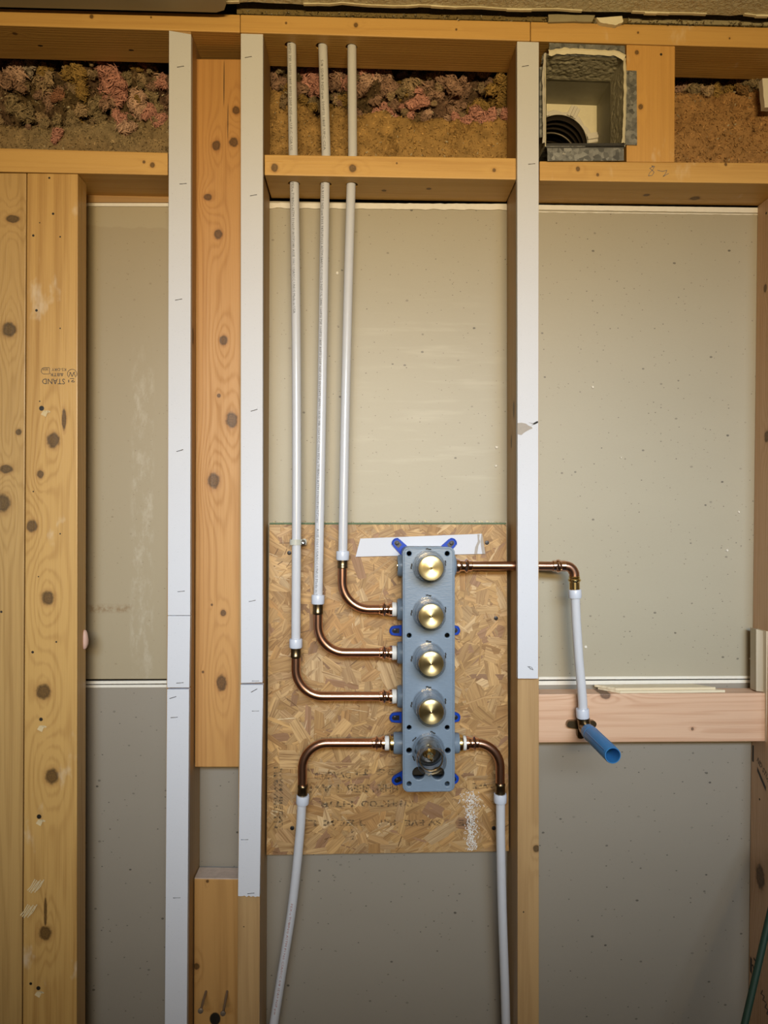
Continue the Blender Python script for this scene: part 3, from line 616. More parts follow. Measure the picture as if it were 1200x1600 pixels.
# ================================================================== PLYWOOD (STRAND) BOARD
YO = 0.060
corn = [(421, 818), (791.2, 818), (795, 1329), (416.5, 1335)]
n = 36; edge = [P(*corn[0], YO), P(*corn[1], YO)]
for i in range(n+1):
    t = i/n; px_, py_ = lerp(795, 416.5, t), lerp(1329, 1335, t)+1.6*mnoise.noise(Vector((t*22, 2, 0)))+1.2*mnoise.noise(Vector((t*70, 5, 0)))
    edge.append(P(px_, py_, YO))
back = [p+Vector((0, 0.011, 0)) for p in edge]; ne = len(edge)
mb = MB().mesh(edge+back, [tuple(reversed(range(ne))), tuple(range(ne, 2*ne))]+[(i, (i+1) % ne, ne+(i+1) % ne, ne+i) for i in range(ne)])
osb = tag(mb.build('strand_board', 'osbcore'), 'rectangular strand board panel behind the valve between two studs', 'board')
mb = MB(); mb.uv = []
C2 = [Vector((P(a, b, YO).x, P(a, b, YO).z)) for a, b in [corn[0], corn[1], (795, 1329.5), (416.5, 1335.5)]]
def clip(poly):
    for i in range(4):
        a, b = C2[i], C2[(i+1) % 4]; e = b-a; out = []
        side = lambda p: e.x*(p[0].y-a.y)-e.y*(p[0].x-a.x)   # clockwise outline: inside <= 0
        for j in range(len(poly)):
            p, q = poly[j], poly[(j+1) % len(poly)]; sp, sq = side(p), side(q)
            if sp <= 0: out.append(p)
            if (sp < 0) != (sq < 0) and abs(sp-sq) > 1e-12:
                t = sp/(sp-sq); out.append((p[0].lerp(q[0], t), p[1].lerp(q[1], t)))
        poly = out
        if len(poly) < 3: return None
    return poly
pal = [(0.62, 0.42, 0.19), (0.58, 0.38, 0.165), (0.64, 0.45, 0.22), (0.55, 0.345, 0.14), (0.61, 0.40, 0.165), (0.67, 0.50, 0.28), (0.52, 0.31, 0.12), (0.60, 0.39, 0.175), (0.57, 0.39, 0.20), (0.63, 0.43, 0.20), (0.56, 0.36, 0.15), (0.60, 0.42, 0.21), (0.36, 0.215, 0.125)]
rr = random.Random(5)
x0, x1 = C2[3].x, C2[2].x; z0, z1 = C2[3].y, C2[0].y
NFL = 1700
for i in range(NFL):
    cx, cz = rr.uniform(x0-.01, x1+.01), rr.uniform(z0-.01, z1+.01)
    late = i > NFL*0.55
    L = rr.uniform(0.025, 0.075) if late else rr.uniform(0.05, 0.10); W = rr.choice((0.002, 0.004, 0.008, 0.014, 0.020, 0.028) if late else (0.010, 0.016, 0.024, 0.032))*rr.uniform(.8, 1.2)
    sliver = late and rr.random() < .24
    if sliver: W = rr.uniform(.0007, .0022); L = rr.uniform(.012, .04)
    ang = rr.gauss(0.35, 0.75) if rr.random() < .6 else rr.uniform(0, math.pi)
    ca, sa = math.cos(ang), math.sin(ang); u0, v0 = rr.uniform(0, 40), rr.uniform(0, 40)
    k = 3; loc = []
    for j in range(k+1): loc.append((-L/2+L*j/k, -W/2*(rr.uniform(.5, 1) if j in (0, k) else rr.uniform(.85, 1.05))))
    loc[0] = (loc[0][0]+rr.uniform(0, .008), loc[0][1]); 
    for j in range(k, -1, -1): loc.append((-L/2+L*j/k+(rr.uniform(-.007, .007) if j in (0, k) else 0), W/2*(rr.uniform(.5, 1) if j in (0, k) else rr.uniform(.85, 1.05))))
    poly = clip([(Vector((cx+a*ca-b*sa, cz+a*sa+b*ca)), Vector((a+u0, b+v0))) for a, b in loc])
    if not poly: continue
    base = rr.choice(pal); br = rr.uniform(.72, 1.1); col = (base[0]*br*.88, base[1]*br*.83, base[2]*br*.80)
    if sliver: col = (.13, .065, .025) if rr.random() < .7 else (.74, .60, .38)  # dark slivers paint the shadowed gaps between flakes, pale ones are wood
    h = -0.00012-i*5.5e-7; tx, tz = rr.gauss(0, .012), rr.gauss(0, .012)
    mb.poly([(p.x, YO+h+min(0.0001, (p.x-cx)*tx+(p.y-cz)*tz), p.y) for p, _ in poly], col)
    mb.uv += [(q.x, q.y) for _, q in poly]
fl = mb.build('strand_flakes', 'osb', osb); fl['kind'] = 'stuff'
# faded stamp, upside down, on the strand board
mb = MB(); Yt = YO-0.0018
def faded(s, px, py, wpx, hpx):
    mb = MB(); text_on(mb, s, P(px, py, Yt), Vector((-1, 0, 0)), Vector((0, 0, -1)), hpx*S(Yt)/0.70, wpx*S(Yt), 0.028); mb.build('faded_stamp', 'smudge', osb)
faded('33 FI', 618, 1202, 64, 9); faded('DVAC', 548, 1206, 36, 10); faded('OKATD', 516, 1207, 24, 11)
faded('HHRH', 622, 1226, 40, 12); faded('SEEB', 578, 1226, 36, 12); faded('I AVI', 530, 1226, 46, 12)
faded('SYMPRTOO', 646, 1251, 82, 9); faded('HTIR', 552, 1252, 54, 9)
faded('TEEM L', 572, 1281, 90, 9); faded('HAT', 618, 1281, 26, 9); faded('SV EVE', 690, 1281, 58, 9); faded('NE', 742, 1281, 26, 9)
faded('WEE', 770, 1224, 32, 8); faded('4', 554, 1296, 6, 6); faded('5', 553, 1306, 6, 6)
def fadedv(s, px, py, lpx, wpx):
    mb = MB(); text_on(mb, s, P(px, py, Yt), Vector((0, 0, -1)), Vector((1, 0, 0)), wpx*S(Yt)/0.70, lpx*S(Yt), 0.035); mb.build('faded_stamp', 'smudge', osb)
fadedv('HEBWEBETH', 428, 1198, 96, 6); fadedv('EWMHBEEMT', 436, 1200, 96, 6)
mb = MB()   # white glue fuzz streak
for i in range(420):
    t = rr.random(); px_ = lerp(735, 737, t)+rr.gauss(0, 4.5 if t > .25 else 6.5); py_ = lerp(1238, 1328, t)
    a = rr.uniform(0, 6.3); l = rr.uniform(1.5, 4); p = P(px_, py_, YO-0.0018); q = p+Vector((math.cos(a), rr.uniform(-.3, .1), math.sin(a)))*l*S(YO)
    nn = Vector((-math.sin(a), 0, math.cos(a)))*0.0004; mb.poly([p-nn, q-nn, q+nn, p+nn])
g = mb.build('white_glue_fuzz', 'ptfe', osb); g['kind'] = 'stuff'
mb = MB().quad([(421.5, 816.6), (790.8, 816.6), (790.8, 819.4), (421.5, 819.6)], YO-0.0016, 0.0012); mb.build('green_edge_paint', plain('green_edge', (0.13, 0.20, 0.11, 1), .7, 0, .3, 300), osb)
mb = MB()
for i in range(260):
    px_ = rr.uniform(422, 790); p = P(px_, 816+rr.gauss(0, 1.0), YO-0.001+rr.uniform(-.001, .006)); s_ = rr.uniform(.0008, .0026)
    mb.poly([p+Vector((rr.uniform(-s_, s_)*1.6, rr.uniform(-s_, s_), rr.uniform(-s_, s_))) for _ in range(3)])
g = mb.build('sawdust', plain('pale_sawdust', (.74, .64, .42, 1), .9), osb); g['kind'] = 'stuff'
def screw_head(px_, py_, Y, r, label=None, parent=None, mat='screw'):
    c = P(px_, py_, Y); mb = MB(); mb.lathe([(r*.45, 0.004), (r*.5, 0.0015), (r, 0.0006), (r*.95, -0.0006), (r*.45, -0.0012), (0.0, -0.0009)], c, (0, 1, 0), 14)
    for a in (0.5, 2.07):
        d = Vector((math.cos(a), 0, math.sin(a)))*r*.6; nn = Vector((-math.sin(a), 0, math.cos(a)))*r*.13; q = c+Vector((0, -0.0014, 0)); mb.poly([q-d-nn, q+d-nn, q+d+nn, q-d+nn])
    o = mb.build('screw', mat, parent, smooth=40)
    if label: tag(o, label, 'screw', 'black screws in the strand board')
    return o
for px_, py_, lab in ((452, 864, 'black screw in the strand board left of the strapped pipe'), (761, 848, 'black screw right of the white strip end'), (775, 966, 'black screw in the strand board near the right stud below the pipe'),
                      (456.5, 1294, 'black screw at the lower left of the strand board'), (771.5, 1294, 'black screw at the lower right beside the white pipe'), (706, 965, 'small black screw just right of the valve near the second knob')):
    screw_head(px_, py_, YO-0.0014, 0.0038 if px_ != 706 else 0.002, lab)
# white offcut behind the valve top
q = [(563, 841.5), (753, 834), (758.5, 865.5), (555.5, 870)]
mb = MB().quad(q, YO-0.0048, 0.0032)
oc = tag(mb.build('drywall_offcut', 'strip', bevel=0.0004), 'white drywall offcut lying crosswise behind the valve top', 'drywall strip')
mb = MB()
for pl in ([(746, 835), (749.5, 835), (749, 842), (750.5, 847), (747.5, 853), (745.5, 866), (741, 866.3), (742.5, 855), (746.5, 846)], [(752, 834.5), (753.5, 834.5), (758.3, 865.3), (753.6, 865.7), (751.5, 852), (750.8, 845)]):
    mb.poly([P(a, b, YO-0.0052) for a, b in pl])
mb.build('torn_paper_patch', 'torn', oc)

# ================================================================== MIXING VALVE
YV = -0.050
vq = (629, 711, 854.5, 1237.5)
c0 = P((vq[0]+vq[1])/2, vq[3], YV); c1 = P((vq[0]+vq[1])/2, vq[2], YV)
VC = (c0+c1)/2; VH = (c1-c0).length/2; VW = (vq[1]-vq[0])*S(YV)/2
VU = (c1-c0).normalized(); VX = Vector((VU.z, 0, -VU.x))
valve = empty('shower_valve', Vector((VC.x, YO-0.002, c0.z)), 'blue-grey five-knob shower valve body on the strand board', 'shower valve')
def rrect(hw, hh, r, n=6):
    out = []
    for cx, cy, a0 in ((hw-r, hh-r, 0), (-hw+r, hh-r, 90), (-hw+r, -hh+r, 180), (hw-r, -hh+r, 270)):
        for k in range(n+1):
            a = math.radians(a0+90*k/n); out.append((cx+r*math.cos(a), cy+r*math.sin(a)))
    return out
def W(u, v, Y): return VC+VX*u+VU*v+Vector((0, Y-VC.y, 0))
# local (u,v) of a photo pixel on the face
def uv_of(px, py, Y=YV):
    p = P(px, py, Y)-VC; return p.dot(VX), p.dot(VU)
# shell: open-fronted tray
mb = MB(); ro = rrect(VW-0.0035, VH-0.0035, 0.009); ri = rrect(VW-0.0055, VH-0.0055, 0.007); m_ = len(ro)
o1 = [W(u, v, YV+0.006) for u, v in ro]; o2 = [W(u, v, YO-0.0022) for u, v in ro]; i1 = [W(u, v, YV+0.006) for u, v in ri]; i2 = [W(u, v, YO-0.0045) for u, v in ri]
for i in range(m_):
    j = (i+1) % m_; mb.poly([o1[i], o1[j], o2[j], o2[i]]); mb.poly([i1[j], i1[i], i2[i], i2[j]]); mb.poly([o1[j], o1[i], i1[i], i1[j]])
mb.poly(o2); mb.poly(list(reversed(i2)))
mb.build('body_shell', 'valve', valve, smooth=35)
# face plate with holes (filled 2D curve)
cu = bpy.data.curves.new('face_plate', 'CURVE'); cu.dimensions = '2D'; cu.fill_mode = 'BOTH'; cu.extrude = 0.0028; cu.bevel_depth = 0.0012; cu.bevel_resolution = 2
def spl(pts):
    sp = cu.splines.new('POLY'); sp.points.add(len(pts)-1); sp.use_cyclic_u = True
    for p, q in zip(sp.points, pts): p.co = (q[0], q[1], 0, 1)
spl(rrect(VW-0.0012, VH-0.0012, 0.009))
circ = lambda u, v, r, n=20: [(u+r*math.cos(2*math.pi*k/n), v+r*math.sin(2*math.pi*k/n)) for k in range(n)]
holes = []
for py_ in (865, 993, 1137, 1225):
    for px_ in (639.3, 698.8): holes.append((px_, py_, 4.9))
for px_ in (639.3, 699.8): holes.append((px_, 1173, 5.6))
for px_ in (654.3, 684.3): holes.append((px_, 1208.5, 11.2))
for px_, py_, r_ in holes: u, v = uv_of(px_, py_); spl(circ(u, v, r_*S(YV)))
to = bpy.data.objects.new('tmp', cu); COL.objects.link(to); bpy.context.view_layer.update()
me = bpy.data.meshes.new_from_object(to.evaluated_get(bpy.context.evaluated_depsgraph_get())); bpy.data.objects.remove(to)
for v in me.vertices: v.co = W(v.co.x, v.co.y, YV+0.004-v.co.z)-Vector(valve['_o'])
me.materials.append(MAT['valve']); me.name = 'face_plate'
bm = bmesh.new(); bm.from_mesh(me); bmesh.ops.recalc_face_normals(bm, faces=bm.faces); bm.to_mesh(me); bm.free()
fp = bpy.data.objects.new('face_plate', me); COL.objects.link(fp); fp.parent = valve; fp['_o'] = valve['_o']
# raised rim line on the plate
mb = MB(); rp = [W(u, v, YV-0.0004) for u, v in rrect(VW-0.0028, VH-0.0028, 0.0078)]
mb.tube(rp+[rp[0]], 0.0007, 8, caps=False); mb.build('plate_rim', 'valve', valve, smooth=60)
inn_ = rrect(0.026, VH-0.02, 0.004); MB().hexa([W(-.026, VH-.02, YV+.022), W(.026, VH-.02, YV+.022), W(.026, -VH+.02, YV+.022), W(-.026, -VH+.02, YV+.022)], [W(-.026, VH-.02, YO-.012), W(.026, VH-.02, YO-.012), W(.026, -VH+.02, YO-.012), W(-.026, -VH+.02, YO-.012)]).build('inner_manifold', plain('dark_manifold', (0.03, 0.026, 0.02, 1), 0.5, 0.5), valve)
mb = MB()   # internal brass seen through the lower holes
mb.lathe([(0.013, 0), (0.013, 0.05), (0.010, 0.055)], W(*uv_of(653, 1199), 0.030), (0, -1, 0), 20); mb.build('inner_brass', 'brass', valve, smooth=40)
AX = Vector((0, -1, 0))
base_y = [884.6, 957.0, 1028.6, 1100.0, 1169.8]; base_x = [669.6, 669.6, 669.8, 669.6, 669.0]
for i in range(5):
    u, v = uv_of(base_x[i], base_y[i]); b = W(u, v, YV-0.0012)
    p = 0.046 if i < 3 else (0.050 if i == 3 else 0.062)
    cov = MB().lathe([(0.0248, 0.0), (0.0248, 0.008), (0.0234, 0.009), (0.0231, p*.6), (0.0229, p-.002), (0.0222, p), (0.0204, p), (0.0202, p-.004), (0.0212, 0.011), (0.0212, 0)], b, AX, 44, close=True).build('cover_tube', 'clear', valve, smooth=40)
    MB().lathe([(0.0266, 0), (0.0266, 0.0030), (0.0258, 0.0040), (0.0249, 0.0040), (0.0249, 0)], b, AX, 44, close=True).build('cover_ring', 'clear', valve, smooth=40)
    for a0 in ((78, 168, -2) if i < 4 else (62, 132, 200)):
        mb = MB(); 
        for s0, s1, r0, r1 in ((-9, 1, .0266, .0284), (1, 9, .0276, .0294)):
            aa = [math.radians(a0+12+s0+(s1-s0)*k/4) for k in range(5)]
            mb.poly([b+AX*0.0009+VX*(r1*math.cos(t))+VU*(r1*math.sin(t)) for t in aa]+[b+AX*0.0009+VX*(r0*math.cos(t))+VU*(r0*math.sin(t)) for t in reversed(aa)])
        mb.build('slot', 'dark', valve)
    if i < 4:
        MB().lathe([(0.0120, 0.000), (0.0120, 0.01), (0.0080, 0.012), (0.0080, p-.0136)], b, AX, 24).build('cartridge_stem', 'valve', valve, smooth=40)
        cap = MB().lathe([(0.0186, p-.0135), (0.0196, p-.0125), (0.0196, p-.0050), (0.0192, p-.0042), (0.0, p-.0060)], b, AX, 40).build('brass_cap', 'brass', valve, smooth=30)
        # turned face as its own disc with its origin on the axis, so the lathe marks run round it
        me = MB().lathe([(0.0193, p-.0041), (0.0188, p-.0034), (0.0120, p-.0037), (0.005, p-.0040), (0.0030, p-.0040), (0.0, p-.0040)], b, AX, 64)
        fo = me.build('cap_face', 'turned', None, loc=b, smooth=60); fo.parent = cap; fo.location = b-Vector(valve['_o']); 
        MB().lathe([(0.0022, p-.0042), (0.0020, p-.0034), (0.0009, p-.0028), (0.0, p-.0026)], b, AX, 20).build('center_dimple', 'brass', cap, smooth=40)
    else:
        MB().lathe([(0.0208, 0.001), (0.0208, 0.012), (0.0190, 0.014), (0.0175, 0.010), (0.0, 0.010)], b, AX, 36).build('cartridge_base', plain('dark_cartridge', (0.05, 0.05, 0.05, 1), 0.3, 0.5), valve, smooth=30)
        sp = MB().lathe([(0.0105, 0.008), (0.0105, 0.016), (0.0085, 0.018), (0.0075, 0.018), (0.0075, 0.024), (0.0050, 0.026), (0.0050, 0.040), (0.0036, 0.042), (0.0026, 0.050), (0.0, 0.052)], b, AX, 24).build('brass_stem', 'brass', valve, smooth=35)
        MB().lathe([(0.0186, p-.016), (0.0186, p-.013), (0.0170, p-.013), (0.0170, p-.016)], b, AX, 40, close=True).build('inner_ring', 'agedbrass', valve, smooth=35)
# mounting ears
def ear(px_, py_, ang, Lpx):
    c = P(px_, py_, 0.050); a = math.radians(ang); d = Vector((math.cos(a), 0, math.sin(a))); nn = Vector((-math.sin(a), 0, math.cos(a))); s_ = S(0.05); r = 7.6*s_; L = Lpx*s_
    out = [c+d*(r*math.cos(t))+nn*(r*math.sin(t)) for t in [math.radians(-90+180*k/12) for k in range(13)]]+[c-d*L+nn*r*1.15, c-d*L-nn*r*1.15]
    slot = [c+d*(r*.62*math.cos(t))+nn*(r*.52*math.sin(t)) for t in [math.radians(-90+180*k/8) for k in range(9)]]+[c-d*r*.9+nn*r*.50, c-d*r*.9-nn*r*.50]
    th = Vector((0, 0.0055, 0)); n_ = len(out); mb = MB(); mb.mesh(out+[p+th for p in out], [tuple(reversed(range(n_))), tuple(range(n_, 2*n_))]+[(i, (i+1) % n_, n_+(i+1) % n_, n_+i) for i in range(n_)])
    e = mb.build('mounting_ear', 'blue', valve, smooth=35)
    rim = out[2:11]
    MB().tube(rim, 0.0011, 8).build('ear_rim', 'blue', e, smooth=60)
    mb = MB(); mb.poly([p+Vector((0, -0.0003, 0)) for p in slot]); mb.build('ear_slot', 'screw', e)
    screw_head(px_, py_, 0.0485, 0.0034, None, e)
for a in ((620.5, 849, 135, 22), (705.5, 849, 45, 22), (617, 985.5, 180, 14), (710.5, 985, 0, 14), (617, 1121.5, 180, 14), (711, 1121, 0, 14), (620.5, 1219, 205, 14), (708.5, 1217, -25, 14)): ear(*a)
# port collars on the sides
YP = 0.022
def collar(px0, px1, py_, prof, mat, seg=24, name='port_collar', par=None):
    a = P(px0, py_, YP); b = P(px1, py_, YP); d = (b-a); L = d.length; d = d/L
    return MB().lathe([(r, t*L) for r, t in prof], a, d, seg).build(name, mat, par or valve, smooth=35)
XLft, XRgt = 626.5, 703
collar(XLft+8, 621, 884, [(0.019, 0), (0.019, .75), (0.0175, 1)], 'valve'); collar(622.5, 620, 884, [(0.009, 0), (0.009, 1)], 'brass', name='port_plug')
for py_ in (952, 1020, 1088): collar(XLft+8, 620.5, py_, [(0.019, 0), (0.019, .8), (0.0172, 1)], 'valve')
collar(XLft+8, 614.5, 1161, [(0.0185, 0), (0.0185, .9), (0.0172, 1)], 'valve'); collar(616, 608.5, 1161, [(0.0148, 0), (0.0148, .8), (0.0135, 1)], 'brass', name='port_nut')
collar(XRgt-6, 717, 1161, [(0.0175, 0), (0.0175, .9), (0.0165, 1)], 'valve'); collar(715.5, 722.5, 1161, [(0.0148, 0), (0.0148, .8), (0.0135, 1)], 'brass', name='port_nut')
collar(XRgt-6, 711.5, 884, [(0.0175, 0), (0.0175, .9), (0.0165, 1)], 'valve')

# ================================================================== WATER LINES
RP = 0.0079
def coupling(par, px0, px1, py_):
    "bright press coupling from the threaded end (px0) to the tube (px1)"
    a = P(px0, py_, YP); b = P(px1, py_, YP); d = b-a; L = d.length; d /= L
    MB().lathe([(r, t*L) for r, t in [(0.0112, 0), (0.0122, .06), (0.0122, .22), (0.0106, .28), (0.0096, .34), (0.0092, .46), (0.0098, .56), (0.0114, .60), (0.0124, .66), (0.0114, .73), (0.0095, .77), (0.0093, .95), (0.0082, 1.0)]], a, d, 24).build('press_coupling', 'copperbright', par, smooth=30)
def ptfe(par, px0, px1, py_):
    a = P(px0, py_, YP); b = P(px1, py_, YP); d = b-a; L = d.length; d /= L
    MB().lathe([(0.0105, 0), (0.0125, L*.15), (0.0120, L*.4), (0.0126, L*.65), (0.0118, L)], a, d, 18).build('thread_tape', 'ptfe', par, smooth=50)
def pexring(par, c, d, length=0.0155, r=0.0112):
    MB().lathe([(0.008, 0), (r*.94, 0), (r, 0.0015), (r, length-.002), (r*.93, length), (0.008, length)], c, d, 28).build('expansion_ring', 'pexring', par, smooth=35)
def adapter(par, c, d, length):
    MB().lathe([(0.0088, 0), (0.0092, 0.0012), (0.0088, 0.003), (0.0086, length*.70), (0.0090, length*.74), (0.0090, length*.92), (0.0080, length)], c, d, 24).build('brass_adapter', 'agedbrass', par, smooth=35)
def pipe_print(par, path, s, start, span, off, size, mat='greyink', r=RP):
    "wrap a line of print onto the tube, running down the path"
    path = [Vector(p) for p in path]; cum = [0]
    for i in range(1, len(path)): cum.append(cum[-1]+(path[i]-path[i-1]).length)
    def at(t):
        t = min(max(t, 0), cum[-1]-1e-6); i = max(j for j in range(len(cum)-1) if cum[j] <= t)
        return path[i].lerp(path[i+1], (t-cum[i])/(cum[i+1]-cum[i])), (path[i+1]-path[i]).normalized()
    vs, fs = text_geo(s, 1.0, 1); x0 = min(v.x for v in vs); x1 = max(v.x for v in vs); k = span/(x1-x0); out = []
    for v in vs:
        p, t = at(start+(v.x-x0)*k); X = Vector((-t.z, 0, t.x)).normalized()
        if X.x < 0: X = -X
        a = off+(v.y*size-size*0.35)/r; out.append(p+X*(math.sin(a)*(r+.0003))+Vector((0, -1, 0))*(math.cos(a)*(r+.0003)))
    MB().mesh(out, fs).build('pipe_print', mat, par)
PR = 'PEX-a TUBING ASTM F1960/F1807/F2080 ASSE 1061 CSA/ICC-ES PM'
def riser(label, top, mid0, mid1, ringy, adapt, bend, hy, print_s, x_top):
    """three supply risers. top: px x above, hy: y of the horizontal copper run"""
    c = P(mid1[0], mid1[1], YP)
    path = [P(x_top[0], 30, 0.030), P(x_top[1], 240, 0.030), P(mid0[0], mid0[1], 0.030)]
    low = smoothpath([P(mid0[0], mid0[1], 0.030), P(lerp(mid0[0], mid1[0], .33)+bend, lerp(mid0[1], mid1[1], .33), 0.028), P(lerp(mid0[0], mid1[0], .66)+bend, lerp(mid0[1], mid1[1], .66), 0.025), c], 8)
    t = empty('water_line', Vector((c.x, YP, P(mid1[0], hy, YP).z-0.008)), label, 'water pipe', 'risers feeding the valve')
    pt = MB().tube(path[:2]+low, RP, 20).build('pex_tube', 'pex', t, smooth=50)
    full = path[:2]+low
    dn = (low[-1]-low[-2]).normalized()
    pexring(t, P(mid1[0], ringy, YP), dn)
    e = P(adapt[0], adapt[1], YP); adapter(t, P(mid1[0], ringy+13, YP), dn, (e-P(mid1[0], ringy+13, YP)).length)
    v0 = P(adapt[0], adapt[1]-3, YP); crn = P(adapt[0]-0.5, hy, YP); end = P(597, hy, YP)
    MB().tube(fillet([v0, crn, end], [0.047], 14), 0.0078, 22).build('copper_bend', 'copper', t, smooth=50)
    coupling(t, 613.5, 592.5, hy); ptfe(t, 620.2, 612, hy)
    return t, pt, full
la = riser('white pipe riser with the longest run, leftmost of the three, strapped to the board', 459.5, (460, 289), (462.3, 1003), 998, (462.5, 1028), 2.0, 1088, PR, (455, 458))
lb = riser('white pipe riser in the middle of the three with full length print', 509, (508, 289), (497, 934), 929.5, (497, 960), 0.5, 1020, PR, (503, 509.5))
lc = riser('white pipe riser without print, rightmost of the three', 550, (548.5, 292), (535.5, 866), 861, (535, 888), -1.0, 952, '', (549.5, 551))
def plen(path): return sum((Vector(path[i+1])-Vector(path[i])).length for i in range(len(path)-1))
pipe_print(la[1], la[2], 'PEX-a TUBING ASTM F1960/F1807/F2080 ASSE 1061 USA/ICC UNUS Made in USA', 0.285, 0.225, -0.28, 0.0062)
pipe_print(la[1], la[2], '160PSI 73F 100PSI 180F 80PSI 200F NSF-pw U.P.C. CSA US', 0.045, 0.185, -0.28, 0.0062)
pipe_print(lb[1], lb[2], '5/8 SDR9 NSF-pw 100PSI 180F UPC CSA', 0.075, 0.155, -0.25, 0.0062)
pipe_print(lb[1], lb[2], 'CSA B137.5 NSF-pw P303 F876/F2023 ASTM E84/ULC S102.2 NSF UL 2846 160PSI 73F 100PSI 180F 80PSI 200F NSF CL5 EN15875 IAPMO HUD MR 1263 ICC 1960 PEX-a TUBING ASTM F1960/F1807/F2080', 0.285, 0.585, -0.45, 0.0060)
pipe_print(lb[1], lb[2], 'ASSE 1061 USA/ICC UNUS Made in USA', 0.88, 0.125, -0.3, 0.0060)
# pipe strap
c = P(462, 847, 0.024); sx = S(0.024)
t = empty('pipe_strap', Vector((c.x, YO, c.z-0.005)), 'milky plastic strap with screw holding the leftmost riser to the board', 'pipe strap')
arc = [(math.cos(math.radians(a))*0.0092, math.sin(math.radians(a))*0.0092) for a in range(0, 181, 15)]
prof = [(0.0135, -0.030), (0.0135, -0.0265), (0.0095, -0.0265)]+arc+[(-0.0095, -0.032)]
mb = MB(); th = 0.0011
for i in range(len(prof)-1):
    (xa_, ya_), (xb_, yb_) = prof[i], prof[i+1]; d = Vector((xb_-xa_, 0, yb_-ya_)); nn = Vector((-d.z, 0, d.x)).normalized()*th
    f = [c+Vector((xa_, -ya_, .0048)), c+Vector((xb_, -yb_, .0048)), c+Vector((xb_, -yb_, -.0048)), c+Vector((xa_, -ya_, -.0048))]
    off_ = Vector((nn.x, -nn.z, 0)); mb.hexa(f, [p_-off_ for p_ in f])
mb.build('strap_band', 'clearstrap', t)
MB().tube([c+Vector((0.0095, 0.0, 0)), c+Vector((0.0185, 0.0, 0))], 0.0046, 14).build('strap_tab', 'clearstrap', t, smooth=40)
MB().lathe([(0.0042, 0), (0.0042, .0015), (0.0024, .0028), (0, .0022)], c+Vector((0.0135, -0.0046, 0)), AX, 14).tube([c+Vector((0.0135, -0.004, 0)), c+Vector((0.0135, 0.034, 0))], 0.0016, 8).build('screw', 'steel', t, smooth=40)
# lower hot and cold feeds
def feed(label, port, cpl, tip, hy, xdown, ady0, ringy, pts, print_s=None):
    low = smoothpath([P(*a) for a in pts], 8)
    t = empty('water_line', Vector((low[-1].x, low[-1].y, low[-1].z)), label, 'water pipe', 'feeds below the valve')
    pt = MB().tube(low, RP, 20).build('pex_tube', 'pex', t, smooth=50)
    dn = (low[0]-low[1]).normalized()
    pexring(t, P(xdown, ringy+14.5, YP), dn); adapter(t, P(xdown, ringy+1, YP), dn, 17*S(YP))
    end = P(cpl[1]+(3 if cpl[1] < cpl[0] else -3), hy, YP)
    MB().tube(fillet([P(xdown, ady0+2, YP), P(xdown, hy, YP), end], [0.043], 14), 0.0078, 22).build('copper_bend', 'copper', t, smooth=50)
    coupling(t, cpl[0], cpl[1], hy); ptfe(t, tip[0], tip[1], hy)
    return t, pt, low
fl_ = feed('white feed pipe with copper bend below the valve, left one, bowing left', None, (602, 581), (608.2, 601), 1161, 472.5, 1226, 1241, [(472, 1250, YP), (468, 1310, 0.030), (456, 1420, 0.040), (438, 1535, 0.046), (422, 1640, 0.05), (408, 1760, .05), (400, 1900, 0.05), (398, 2060, 0.05)])
pipe_print(fl_[1], fl_[2], 'PEX-a TUBING ASTM F1960 CSA/ICC 5/8 SDR9 NSF-pw', 0.185, 0.20, -0.1, 0.005, 'redink')
fr_ = feed('white feed pipe with copper bend below the valve, right one by the stud', None, (727, 748), (722.8, 728), 1161, 781.5, 1224, 1239, [(782, 1250, YP), (782.5, 1320, 0.026), (785, 1430, 0.034), (789.5, 1560, 0.042), (792, 1680, 0.046), (793, 1850, 0.047), (793, 2060, 0.047)])
# outlet line through the right stud to the drop ear elbow
c = P(905, 884, YP)
t = empty('water_line', Vector((P(911, 1108, 0.022).x, 0.022, P(911, 1108, .022).z)), 'copper outlet line through the right stud turning down into a short white pipe', 'water pipe')
coupling(t, 711.5, 738, 884)
MB().tube([P(735, 884, YP), P(873, 884.3, YP)], 0.0078, 22).build('copper_tube', 'copper', t, smooth=50)
MB().lathe([(r, x_) for r, x_ in [(0.0085, 0), (0.0096, .001), (0.0096, .006), (0.0112, .008), (0.0118, .0105), (0.0110, .013), (0.0096, .015), (0.0098, .022)]], P(863, 884.2, YP), rgt0, 24).build('elbow_socket', 'copperbright', t, smooth=30)
MB().tube(fillet([P(880, 884.5, YP), P(897, 884.5, YP), P(897.5, 904, YP)], [0.0165], 10), 0.0088, 22).build('elbow_bend', 'copper', t, smooth=50)
MB().lathe([(0.0086, 0), (0.0098, .002), (0.0092, .004), (0.0108, .006), (0.0112, .0075), (0.0105, .009), (0.0088, .011), (0.0090, .023), (0.0098, .024)], P(897.5, 900, YP), (0.02, 0, -1), 24).build('brass_adapter', 'brass', t, smooth=30)
pth = smoothpath([P(898.5, 926, YP), P(900.5, 970, .022), P(904.5, 1030, .022), P(909.5, 1085, .022), P(911, 1113, .022)], 8)
MB().tube(pth, RP, 20).build('pex_tube', 'pex', t, smooth=50)
pexring(t, P(898, 921, YP), (pth[1]-pth[0]).normalized(), 0.0150); pexring(t, P(910, 1107, .022), (pth[-1]-pth[-2]).normalized(), 0.0165)
